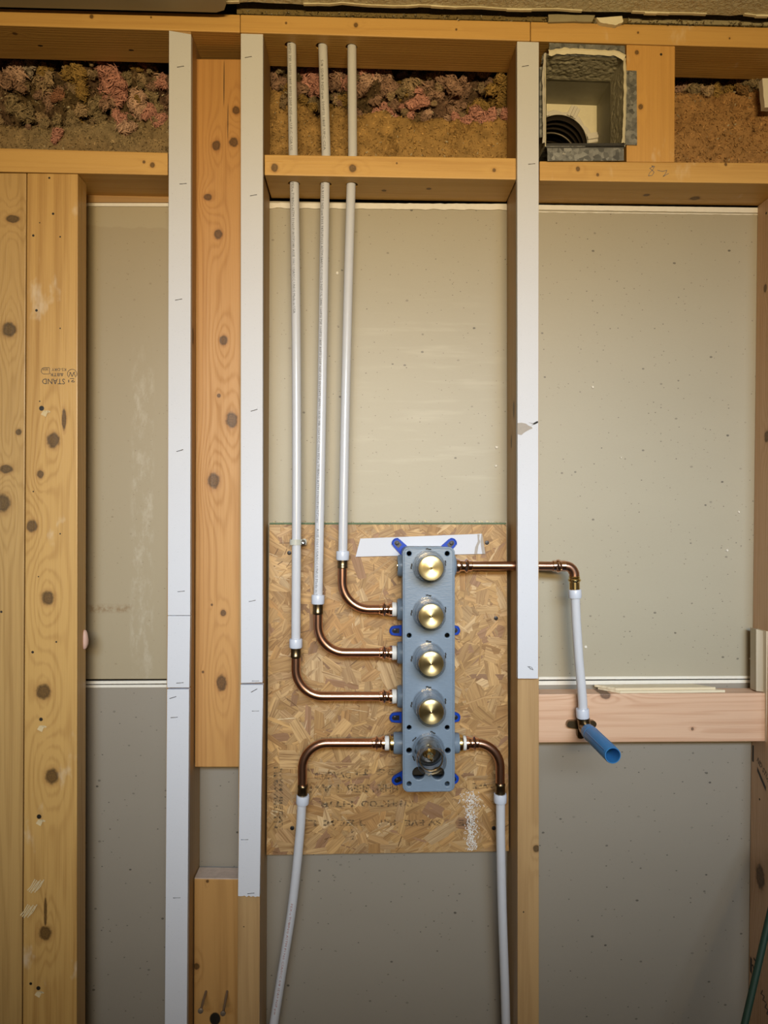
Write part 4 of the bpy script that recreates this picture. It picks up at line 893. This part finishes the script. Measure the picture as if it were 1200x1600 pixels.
# drop ear elbow
e0 = P(911.5, 1123, .022); e1 = P(913, 1137, .022)
t = empty('drop_ear_elbow', Vector((e1.x, 0.045, e1.z-0.015)), 'aged brass drop ear elbow screwed to the pinkish block', 'pipe fitting')
MB().tube(fillet([e0, e1, e1+Vector((0, -0.024, 0))], [0.009], 8), 0.0112, 20).build('elbow_body', 'agedbrass', t, smooth=50)
mb = MB()
for ang, L in ((176, 0.020), (4, 0.020), (-95, 0.018)):
    a = math.radians(ang); d = Vector((math.cos(a), 0, math.sin(a))); nn = Vector((-d.z, 0, d.x)); r = 0.0062; o_ = e1+Vector((0, 0.0140, 0))
    out = [o_-nn*r*1.25, o_+d*L-nn*r]+[o_+d*L+d*(r*math.sin(q_))-nn*(r*math.cos(q_)) for q_ in [math.pi*k/8 for k in range(1, 8)]]+[o_+d*L+nn*r, o_+nn*r*1.25]
    n_ = len(out); mb.mesh(out+[p+Vector((0, 0.0085, 0)) for p in out], [tuple(range(n_)), tuple(reversed(range(n_, 2*n_)))]+[(i, (i+1) % n_, n_+(i+1) % n_, n_+i) for i in range(n_)])
mb.build('ear_plate', 'agedbrass', t, smooth=35)
# blue stub tube
b0 = e1+Vector((0, -0.016, 0)); L = 0.125; ro_, ri_ = 0.0128, 0.0108
t = empty('blue_stub_tube', b0, 'bright blue plastic tube pointing out of the brass elbow', 'plastic tube')
MB().lathe([(ri_, 0.006), (ro_, 0.006), (ro_, L-.001), (ro_-.0006, L), (ri_+.0003, L), (ri_, L-.001), (ri_, 0.008), (0.0, 0.008)], b0, AX, 36).build('tube_wall', 'bluetube', t, smooth=35)
for a in (-20, 60, 150, 240):
    d = Vector((math.cos(math.radians(a)), 0, math.sin(math.radians(a))))
    MB().tube([b0+d*ro_+AX*0.03, b0+d*ro_+AX*(L-.006)], 0.0008, 6).build('rib', 'bluetube', t, smooth=50)
MB().lathe([(ro_-.0004, 0.02), (ro_+.0006, 0.021), (ro_+.0006, 0.0225), (ro_-.0004, 0.0235)], b0, AX, 36).build('collar_ring', 'bluetube', t, smooth=40)

# ================================================================== DUCT BOX
bx = lambda px_, py_, Y: P(px_, py_, Y)
A = [P(853, 85.5, -0.001), P(975.5, 90, -0.001), P(975.5, 228, -0.001), P(853, 228, -0.001)]
duct = empty('duct_box', Vector(((A[0].x+A[1].x)/2, 0.07, A[2].z)), 'square plastered duct box with galvanised flanges beside the upper stud', 'duct box')
D1, D2 = 0.066, 0.142
def ringwall(y0, y1, th, mat, name, sides):
    mb = MB()
    fr = [p+Vector((0, y0, 0)) for p in A]; bk = [p+Vector((0, y1, 0)) for p in A]
    outv = [Vector((-th, 0, th)), Vector((th, 0, th)), Vector((th, 0, -th)), Vector((-th, 0, -th))]
    for i in sides:
        j = (i+1) % 4
        mb.hexa([fr[i], fr[j], bk[j], bk[i]], [fr[i]+outv[i], fr[j]+outv[j], bk[j]+outv[j], bk[i]+outv[i]])
    return mb.build(name, mat, duct)
for i_, nm in ((0, 'top'), (1, 'side'), (2, 'bottom'), (3, 'side')):
    ringwall(0.0, D1, 0.0015, 'plaster' if i_ != 2 else 'galv', 'plastered_side', (i_,)); ringwall(D1, D2+.002, 0.0012, 'smoothduct', 'duct_liner', (i_,))
for i_ in (0, 1, 3):      # thick stippled plaster on the visible inner sides
    j_ = (i_+1) % 4; a0, a1 = A[i_], A[j_]; inw = (Vector((0, 0, -1)), Vector((-1, 0, 0)), None, Vector((1, 0, 0)))[i_]; NU, NV = 64, 34; mb = MB(); vs = []
    for v_ in range(NV+1):
        for u_ in range(NU+1):
            p = a0.lerp(a1, u_/NU)+Vector((0, D1*v_/NV, 0)); e = min(1, u_/3, (NU-u_)/3, v_/3, (NV-v_)/3)
            q = Vector((p.x+p.z*.3, p.y, p.z)); vs.append(p+inw*(.0010+e*(.0012*mnoise.noise(q*190)+.0011*mnoise.noise(q*330+Vector((3, 1, 2)))+.0007*mnoise.noise(q*90))))
    mb.mesh(vs, [(v_*(NU+1)+u_, v_*(NU+1)+u_+1, (v_+1)*(NU+1)+u_+1, (v_+1)*(NU+1)+u_) for v_ in range(NV) for u_ in range(NU)]); mb.build('plaster_skin', 'plaster', duct, smooth=80)
# back plate with a round hole
hc = P(872, 226, D2); hr = 46*S(D2); mb = MB(); n = 48
bkq = [p+Vector((0, D2, 0)) for p in A]; x0, x1 = bkq[0].x, bkq[1].x; z1, z0 = bkq[0].z, bkq[2].z
inn = []; out = []
for k in range(n):
    a = 2*math.pi*k/n; d = Vector((math.cos(a), 0, math.sin(a))); inn.append(hc+d*hr)
    ts = []
    if d.x > 1e-6: ts.append((x1+.004-hc.x)/d.x)
    if d.x < -1e-6: ts.append((x0-.012-hc.x)/d.x)
    if d.z > 1e-6: ts.append((z1+.004-hc.z)/d.z)
    if d.z < -1e-6: ts.append((z0-.06-hc.z)/d.z)
    out.append(hc+d*max(min(ts), hr+.002))
for k in range(n):
    j = (k+1) % n; mb.poly([inn[k], inn[j], out[j], out[k]])
mb.build('back_plate', 'cream', duct)
mb = MB()   # ragged plaster ring round the hole
prev = None; rg = []
for k in range(n):
    a = 2*math.pi*k/n; d = Vector((math.cos(a), 0, math.sin(a))); w_ = hr*(1.13+.10*mnoise.noise(Vector((math.cos(a)*4, math.sin(a)*4, 1)))); rg.append((hc+d*hr*.985+Vector((0, -.004, 0)), hc+d*w_+Vector((0, -.003, 0)), hc+d*(w_+.002)+Vector((0, 0, 0))))
for k in range(n):
    j = (k+1) % n; mb.poly([rg[k][0], rg[j][0], rg[j][1], rg[k][1]]); mb.poly([rg[k][1], rg[j][1], rg[j][2], rg[k][2]])
mb.build('plaster_ring', 'gyp', duct, smooth=60)
for ang in (118, 65, 10):
    a = math.radians(ang); d = Vector((math.cos(a), 0, math.sin(a))); nn = Vector((-d.z, 0, d.x)); c = hc+d*hr*1.17+Vector((0, -.007, 0)); mb = MB()
    for s_, dp in ((-.0062, .0), (0, -.0025), (.0062, .0)):
        f = [c+nn*(s_-.003)+d*.011, c+nn*(s_+.003)+d*.011, c+nn*(s_+.003)-d*.010, c+nn*(s_-.003)-d*.010]; mb.hexa([p+Vector((0, dp, 0)) for p in f], [p+Vector((0, .006, 0)) for p in f])
    mb.build('clip_tab', 'gyp', duct, bevel=0.0008)
# round duct: ribbed dark hose going back
prof = []
for k in range(9): prof += [(hr*(1.0-.0*k), k*.016), (hr*.99, k*.016+.005), (hr*.93, k*.016+.009), (hr*.99, k*.016+.013)]
hose = MB().lathe(prof, hc, (0, 1, 0), 40)
hose.f = [f for f in hose.f if len(f) == 4]; hose.c = [None]*len(hose.f)
hose.build('flex_hose', plain('dark_hose', (0.045, 0.035, 0.028, 1), 0.5), duct, smooth=50)
for rr_, yy in ((.88, .05), (.66, .10)):
    ringp = [hc+Vector((math.cos(2*math.pi*k/40)*hr*rr_, yy, math.sin(2*math.pi*k/40)*hr*rr_)) for k in range(41)]
    MB().tube(ringp, .0018, 8, caps=False).build('hose_hoop', plain('hoop_wire', (0.16, 0.14, 0.11, 1), 0.4, 0.5), duct, smooth=60)
MB().lathe([(hr*.95, 0), (0, 0.001)], hc+Vector((0, .14, 0)), (0, 1, 0), 40).build('hose_end', 'dark', duct)
# flanges and lips
MB().quad([(858, 66.8), (976.5, 71.5), (976.5, 90), (858, 86)], -0.002, 0.0014).build('flange', 'galv', duct)
MB().quad([(977.5, 110), (994.8, 110.5), (995.5, 226.5), (977.5, 226)], -0.0025, 0.0014).build('flange', 'galv', duct)
MB().quad([(855, 231.5), (974.5, 231), (975, 250.8), (855.5, 251.5)], -0.004, 0.0014).build('flange', 'galv', duct)
MB().quad([(852, 224), (977, 223.5), (975, 231), (854, 231.5)], -0.001, 0.0014).build('bottom_lip', plain('dark_lip', (0.07, 0.07, 0.07, 1), 0.4, 0.6), duct)
MB().quad([(843, 105), (848.5, 104), (848.5, 214), (843, 215)], 0.004, 0.0014).build('flange', 'galv', duct)
def rag_strip(pts, w_px, Y, name, mat, jit=1.2, seed=0):
    q = []; N_ = 28
    for i in range(N_+1):
        t = i/N_*(len(pts)-1); k = min(int(t), len(pts)-2); f = t-k; q.append((lerp(pts[k][0], pts[k+1][0], f), lerp(pts[k][1], pts[k+1][1], f)))
    mb = MB(); L_, R_ = [], []
    for i, (a, b) in enumerate(q):
        a2, b2 = q[min(i+1, N_)], q[max(i-1, 0)]; d = Vector((a2[0]-b2[0], a2[1]-b2[1])).normalized(); nn = Vector((-d.y, d.x)); w1 = w_px*(.5+.35*mnoise.noise(Vector((i*.45, seed, 0)))); w2 = w_px*(.5+.35*mnoise.noise(Vector((i*.4, seed, 8))))
        L_.append(P(a+nn.x*w1, b+nn.y*w1, Y)); R_.append(P(a-nn.x*w2, b-nn.y*w2, Y))
    for i in range(N_):
        mid0 = (L_[i]+R_[i])/2+Vector((0, -.003, 0)); mid1 = (L_[i+1]+R_[i+1])/2+Vector((0, -.003, 0))
        mb.poly([L_[i], L_[i+1], mid1, mid0]); mb.poly([mid0, mid1, R_[i+1], R_[i]])
    return mb.build(name, mat, duct, smooth=50)
rag_strip([(857, 82), (880, 80), (905, 80), (940, 82), (965, 84), (976, 90)], 9, -0.005, 'paint_lip', 'cream', seed=1)
rag_strip([(976, 92), (977, 130), (976, 180), (974, 224)], 4.5, -0.004, 'paint_lip', 'cream', seed=2)
rag_strip([(852, 84), (849, 120), (850, 170), (850, 224)], 4.0, -0.003, 'paint_lip', 'gyp', seed=3)
rag_strip([(853, 84), (850, 90), (849, 100)], 7, 0.000, 'bent_corner', 'galv', seed=4)

# ceiling-edge debris above the plate
mb = MB(); rr = random.Random(3)
zpl = lambda px_: lerp(13.5, 43, px_/1200.0)
for i in range(700):
    px_ = rr.uniform(375, 1215); c = P(px_, zpl(px_)-rr.uniform(0.0, 7.5), rr.uniform(-0.002, .010)); s_ = rr.uniform(.001, .004)
    k = rr.uniform(.6, 1.2); col = (0.30*k, 0.22*k, 0.10*k) if rr.random() < .8 else (.55, .5, .38)
    mb.poly([c+Vector((rr.uniform(-s_, s_), rr.uniform(-s_, s_), rr.uniform(-s_, s_)*.6)) for _ in range(4)], col)
mb.quad([(370, 4), (1260, 28), (1260, 43.5), (370, 21.5)], 0.008, 0.004, (0.28, 0.21, 0.09))
o = tag(mb.build('ceiling_edge_debris', 'cellulose'), 'loose brown debris along the broken ceiling edge above the plates', 'debris', kind='stuff')
def chunk(q, Y, dep, name, mat, label, cat):
    q2 = []
    for i in range(len(q)):
        a, b = q[i], q[(i+1) % len(q)]
        for k in range(5):
            t = k/5; q2.append((lerp(a[0], b[0], t)+1.1*mnoise.noise(Vector((a[0]*.1+k, a[1], 0))), lerp(a[1], b[1], t)+1.3*mnoise.noise(Vector((a[0]*.2+k*.8, 3, 1)))))
    fr = [P(a, b, Y) for a, b in q2]; bk = [p+Vector((0, dep, .0)) for p in fr]; m_ = len(fr)
    mb = MB().mesh(fr+bk, [tuple(reversed(range(m_))), tuple(range(m_, 2*m_))]+[(i, (i+1) % m_, m_+(i+1) % m_, m_+i) for i in range(m_)])
    return tag(mb.build(name, mat, smooth=60), label, cat)
chunk([(857, 22), (930, 24), (925, 34), (857, 34)], -0.004, 0.012, 'drywall_chunk', plain('grey_chunk', (0.36, 0.32, 0.21, 1), .8, 0, .15, 80), 'grey-brown broken drywall chunk above the plate over the duct box', 'drywall chunk')
chunk([(932, 28), (972, 25), (974, 34), (962, 39.5), (938, 35)], -0.008, 0.014, 'paint_chunk', 'cream', 'cream flake of old paint hanging over the top plate', 'paint flake')
chunk([(982, 27), (1215, 34), (1215, 41), (982, 35)], 0.006, 0.010, 'drywall_chunk', plain('tan_chunk', (0.40, 0.35, 0.22, 1), .8, 0, .15, 60), 'long tan drywall remnant above the top plate at right', 'drywall chunk')
chunk([(1191, 122), (1215, 123), (1215, 168), (1195, 168)], 0.055, 0.012, 'drywall_chunk', 'gypedge', 'white drywall piece at the right photo edge in front of the insulation', 'drywall chunk')

# ================================================================== INSULATION
def nz(*a, s=0): return mnoise.noise(Vector(a)+Vector((s*7.1, s*3.3, s*1.7)))
def insulation(label, xpx, ypx, mound, tufts, seed, tan=(0.36, 0.225, 0.09), grey=(0.25, 0.20, 0.12), nfl=7000):
    rr = random.Random(seed); mb = MB(); Y0 = 0.080
    a = P(xpx[0], ypx[0], 0.10); b = P(xpx[1], ypx[1], 0.10); x0, x1, z1, z0 = a.x-.008, b.x+.008, a.z+.06, b.z-.032
    st_ = 0.0035; nx, nzz = int((x1-x0)/st_), int((z1-z0)/st_); grid = []
    def surf(x, z):
        u = (x-x0)/(x1-x0); t = (z-z0)/(z1-z0); tm = mound(u)+.04*nz(x*30, 0, 0, s=seed)
        k = min(max((t-tm)/.14, 0), 1); k = k*k*(3-2*k)
        y = lerp(Y0+.022*t, (.135), k)+.018*nz(x*22, z*22, 1, s=seed)*(1+k)+.010*nz(x*60, z*60, 2, s=seed)*(1+1.2*k)+.0045*nz(x*150, z*150, 3, s=seed)+.0025*nz(x*330, z*330, 4, s=seed)
        return max(y, Y0+.0105), k
    def colr(x, z, k):
        m1 = nz(x*9, z*9, 6, s=seed)*.5+.5; v = 1+.35*nz(x*80, z*80, 7, s=seed)
        base = [lerp(p, q, min(1, max(0, m1*1.4-.3))) for p, q in zip(tan, grey)]
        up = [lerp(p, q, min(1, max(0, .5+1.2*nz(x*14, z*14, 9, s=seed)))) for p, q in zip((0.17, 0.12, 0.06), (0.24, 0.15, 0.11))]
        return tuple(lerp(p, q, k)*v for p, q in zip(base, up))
    for j in range(nzz+1):
        for i in range(nx+1):
            x = x0+(x1-x0)*i/nx; z = z0+(z1-z0)*j/nzz; y, k = surf(x, z); mb.v.append(Vector((x, y, z)))
    for j in range(nzz):
        for i in range(nx):
            a_ = j*(nx+1)+i; mb.f.append((a_, a_+1, a_+nx+2, a_+nx+1)); v = mb.v[a_]; mb.c.append(colr(v.x, v.z, surf(v.x, v.z)[1]))
    for i in range(nfl):
        x, z = rr.uniform(x0, x1), rr.uniform(z0, z1); y, k = surf(x, z); s_ = rr.uniform(.0006, .0021)*(1.0+.5*k); c = Vector((x, y-s_*.4, z)); col = colr(x, z, k); q = rr.uniform(.55, 1.7)
        if rr.random() < .045: col = (.62, .55, .40); q = 1; s_ *= .8
        e1_ = Vector((rr.gauss(0, 1), rr.gauss(0, .6), rr.gauss(0, 1))).normalized()*s_*1.6; e2_ = e1_.cross(Vector((rr.gauss(0, 1), rr.gauss(0, 1), rr.gauss(0, 1)))).normalized()*s_*.7
        mb.poly([c-e1_-e2_*.4, c-e2_, c+e1_-e2_*.3, c+e1_*.8+e2_, c-e1_*.7+e2_], tuple(t_*q for t_ in col))
    o = tag(mb.build('blown_insulation', 'cellulose'), label, 'insulation', kind='stuff')
    return surf, rr
def wool(label, items, surf, seed, base=None):
    rr = random.Random(seed); mb = MB(); items = list(items); bx0, bx1 = min(t_[0] for t_ in items), max(t_[0] for t_ in items); by0, by1 = min(t_[1] for t_ in items), max(t_[1] for t_ in items)
    for _ in range(int((bx1-bx0)/4.5)):
        q = rr.uniform(.6, 1.0); bc = rr.choice((GY, TN, MV, GD, GY, MV)); items.append((rr.uniform(bx0, bx1), by0+(by1-by0)*(rr.random()**1.4)*.85, rr.uniform(3.5, 8), tuple(t_*q for t_ in bc)))
    for px_, py_, rpx, col in items:
        c0_ = P(px_, py_, .12); y, k = surf(c0_.x, c0_.z); r = rpx*1.2*S(.12); c = Vector((c0_.x, (max(y-.006, .086+r*1.25) if py_ < 122 else max(y-.007, .084+r*.3)), c0_.z))
        for sb in range(7):
            off_ = Vector((rr.gauss(0, .42), rr.gauss(-.1, .25), rr.gauss(0, .42)))*r if sb else Vector((0, 0, 0)); cb = c+off_; rb = r*(rr.uniform(.34, .62) if sb else .75); cq = rr.uniform(.72, 1.12); cl = tuple(min(.9, t_*cq) for t_ in col)
            nu, nv = 14, 10; vs = []; fs = []
            for iv in range(nv+1):
                th_ = math.pi*iv/nv
                for iu in range(nu):
                    ph = 2*math.pi*iu/nu; d = Vector((math.sin(th_)*math.cos(ph), math.cos(th_)*.8, math.sin(th_)*math.sin(ph)))
                    q = rb*(.80+.38*mnoise.noise(d*1.8+cb*60)+.34*mnoise.noise(d*5+cb*90)+.18*mnoise.noise(d*11+cb*50)); vs.append(cb+d*q)
            for iv in range(nv):
                for iu in range(nu): fs.append((iv*nu+iu, iv*nu+(iu+1) % nu, (iv+1)*nu+(iu+1) % nu, (iv+1)*nu+iu))
            mb.mesh(vs, fs, cl)
            for i in range(int(12+rpx*2.4)):     # curled wisps lying on the lump
                d = Vector((rr.gauss(0, 1), -abs(rr.gauss(0, .9)), rr.gauss(0, 1))).normalized(); p = cb+d*rb*rr.uniform(.75, 1.02)
                t = d.cross(Vector((rr.gauss(0, 1), rr.gauss(0, 1), rr.gauss(0, 1)))).normalized(); L_ = rr.uniform(.6, 1.8)*rb; wd = rr.uniform(.03, .15)*rb+.0002; q = rr.uniform(.7, 1.3); cc = tuple(min(.9, t_*q) for t_ in col)
                pts = []; bend = t.cross(d)*rr.uniform(-1.6, 1.6)
                for s_ in range(6):
                    pts.append(p.copy()); p = p+t*L_/5; t = (t+bend*.4-d*.28).normalized()
                nr = d
                for s_ in range(5):
                    w0 = wd*(1-abs(s_-2.5)/3.2)+.0002; w1 = wd*(1-abs(s_-1.5)/3.2)+.0002; e = (pts[s_+1]-pts[s_]).cross(nr).normalized()
                    mb.poly([pts[s_]-e*w0, pts[s_+1]-e*w1, pts[s_+1]+nr*w1*.5, pts[s_]+nr*w0*.5], cc); mb.poly([pts[s_]+nr*w0*.5, pts[s_+1]+nr*w1*.5, pts[s_+1]+e*w1, pts[s_]+e*w0], cc)
    return tag(mb.build('fibreglass_wool', 'fluff'), label, 'insulation', kind='stuff')
PK, PL2, MV, TN, GD, GY = (.66, .34, .29), (.68, .46, .36), (.44, .28, .21), (.52, .38, .24), (.44, .29, .10), (.36, .28, .17)
sf, _ = insulation('grey-brown blown insulation in the upper left bay', (-420, 262), (92, 235), lambda u: .30+.07*math.sin(u*7), None, 1, (0.38, 0.26, 0.13), (0.31, 0.25, 0.155), 13000)
rl = random.Random(12)
its = [(165, 105, 17, PK), (160, 122, 15, PK), (180, 130, 15, PK), (188, 152, 13, PK), (178, 160, 12, MV), (165, 150, 9, PK), (215, 148, 12, PL2), (212, 165, 13, PL2), (222, 180, 10, PL2), (200, 200, 12, PK), (208, 215, 11, PL2), (190, 192, 8, PK), (246, 118, 10, PL2), (252, 128, 9, PK), (243, 190, 10, PK), (255, 200, 8, PK), (226, 102, 8, PK), (102, 226, 8, PK), (80, 152, 13, MV), (95, 155, 10, (.40, .20, .13)), (25, 105, 14, PL2), (50, 100, 9, (.5, .42, .34)), (65, 108, 12, GD), (110, 112, 14, GD), (125, 118, 13, GD), (125, 140, 12, GD), (60, 125, 13, TN), (15, 130, 13, MV), (40, 180, 12, GY), (60, 180, 9, TN), (45, 195, 10, MV), (25, 165, 10, GY), (145, 165, 12, GY), (130, 175, 10, TN), (230, 135, 9, GY), (235, 160, 10, GY), (200, 115, 8, GY), (150, 190, 9, GY), (-20, 120, 16, MV), (-25, 165, 14, TN), (90, 190, 8, GY), (120, 200, 10, GY)]
wool('tangled pink and tan fibreglass tufts in the upper left bay', its, sf, 5)
sf, _ = insulation('golden-brown blown insulation behind the three pipes', (414, 800), (104, 247), lambda u: .38-.03*u+(.24*max(0, 1-u/.22)), None, 2, (0.48, 0.30, 0.11), (0.40, 0.255, 0.10))
its = [(490, 118, 19, PK), (478, 128, 14, PK), (505, 130, 12, PK), (470, 140, 10, MV), (525, 120, 13, MV), (540, 128, 11, PK), (430, 120, 13, MV), (440, 108, 10, GY), (565, 112, 13, PK), (580, 118, 12, PK), (572, 135, 11, PL2), (560, 145, 10, MV), (598, 118, 12, PL2), (610, 135, 11, MV), (600, 168, 12, PK), (588, 172, 10, PK), (620, 176, 7, PK), (640, 130, 15, TN), (650, 118, 12, TN), (630, 108, 10, PL2), (655, 160, 12, PK), (645, 168, 9, PK), (670, 172, 8, PL2), (640, 178, 8, PK), (670, 130, 12, MV), (690, 120, 12, MV), (685, 145, 10, MV), (705, 140, 13, MV), (715, 160, 11, MV), (700, 178, 8, PL2), (725, 125, 11, MV), (735, 110, 10, TN), (755, 112, 11, TN), (775, 112, 11, MV), (745, 178, 14, PK), (730, 188, 11, PK), (760, 190, 12, PK), (775, 185, 10, PL2), (785, 195, 9, PK), (712, 188, 7, PK), (750, 150, 12, GD), (740, 165, 10, GD), (783, 140, 13, GD), (785, 160, 12, GD), (765, 135, 9, GY), (720, 145, 8, MV), (530, 160, 8, TN), (515, 175, 9, GD)]
wool('pink and mauve fibreglass tufts above the golden insulation', its, sf, 6)
sf, _ = insulation('reddish-brown blown insulation in the upper right bay', (1040, 1640), (118, 256), lambda u: .55+.04*math.sin(u*6), None, 3, (0.50, 0.29, 0.125), (0.44, 0.255, 0.11), 12000)
its = [(1070, 132, 13, MV), (1085, 140, 10, TN), (1100, 128, 12, GY), (1120, 132, 13, GD), (1140, 140, 12, GD), (1155, 128, 11, TN), (1165, 140, 9, GY), (1178, 150, 10, GY), (1190, 130, 11, GD), (1110, 150, 9, GD), (1095, 158, 8, TN), (1150, 155, 8, (.3, .18, .08)), (1210, 140, 13, GY), (1075, 150, 9, GY)]
wool('brown fibreglass tufts at the top of the upper right bay', its, sf, 8)

# ================================================================== SMALL LOOSE THINGS
# green pole leaning at the lower right
a = P(1235, 1290, -0.004); b = P(1163, 1602, -0.10); d = (b-a)/(a.z-b.z); top = a-d*0.02; bot = a+d*(a.z-0.004)
t = tag(MB().tube([top, bot], 0.0053, 16).build('green_pole', 'green', smooth=50), 'thin dark green pole leaning at the lower right corner', 'pole')
# unidentified pink lump peeping out behind the knotty board
mb = MB(); c = P(133, 1000, .030); vs = []
for iv in range(9):
    for iu in range(12):
        th_ = math.pi*iv/8; ph = 2*math.pi*iu/12; dd = Vector((math.sin(th_)*math.cos(ph)*.0055, math.sin(th_)*math.sin(ph)*.006, math.cos(th_)*.017)); vs.append(c+dd*(1+.25*mnoise.noise(dd*150)))
mb.mesh(vs, [(iv*12+iu, iv*12+(iu+1) % 12, (iv+1)*12+(iu+1) % 12, (iv+1)*12+iu) for iv in range(8) for iu in range(12)])
tag(mb.build('pink_lump', plain('pale_pink', (.62, .42, .36, 1), .6), smooth=60), 'small pale pink lump peeping out behind the knotty board', 'lump')
# white nail pops and crumbs on the back drywall
for px_, py_, r, lab in ((926, 605, 2.4, 'white chip on the right drywall, highest one'), (970, 715, 1.6, 'tiny white nail pop mid right drywall'), (1154, 800, 2.0, 'white nail pop near the right stud, upper'), (1136, 860, 2.2, 'white nail pop near the right stud, lower'), (776, 699, 3.0, 'white nail pop near the stud above the strand board'), (775, 728, 2.4, 'shallow nail dent below the pop above the strand board'), (915, 1011, 2.6, 'small white crumb beside the short white pipe'), (527, 427, 3.0, 'white paper scrap on drywall between two risers'), (1172, 1029, 1.8, 'small white nail pop beside the grey wood scrap')):
    c = P(px_, py_, .0885); mb = MB(); pts = [c+Vector((math.cos(k)*r*S(.089)*(1+.4*mnoise.noise(Vector((k, px_, 0)))), 0, math.sin(k)*r*S(.089)*(1+.4*mnoise.noise(Vector((k, px_, 4)))))) for k in [i*.785 for i in range(8)]]
    n_ = 8; apex = [p*.55+c*.45+Vector((0, -.0022, 0)) for p in pts]
    mb.mesh(pts+apex, [tuple(range(n_, 2*n_))]+[(i, (i+1) % n_, n_+(i+1) % n_, n_+i) for i in range(n_)])
    tag(mb.build('drywall_crumb', 'gypedge'), lab, 'drywall crumb')
for o in bpy.data.objects:
    if '_o' in o: del o['_o']
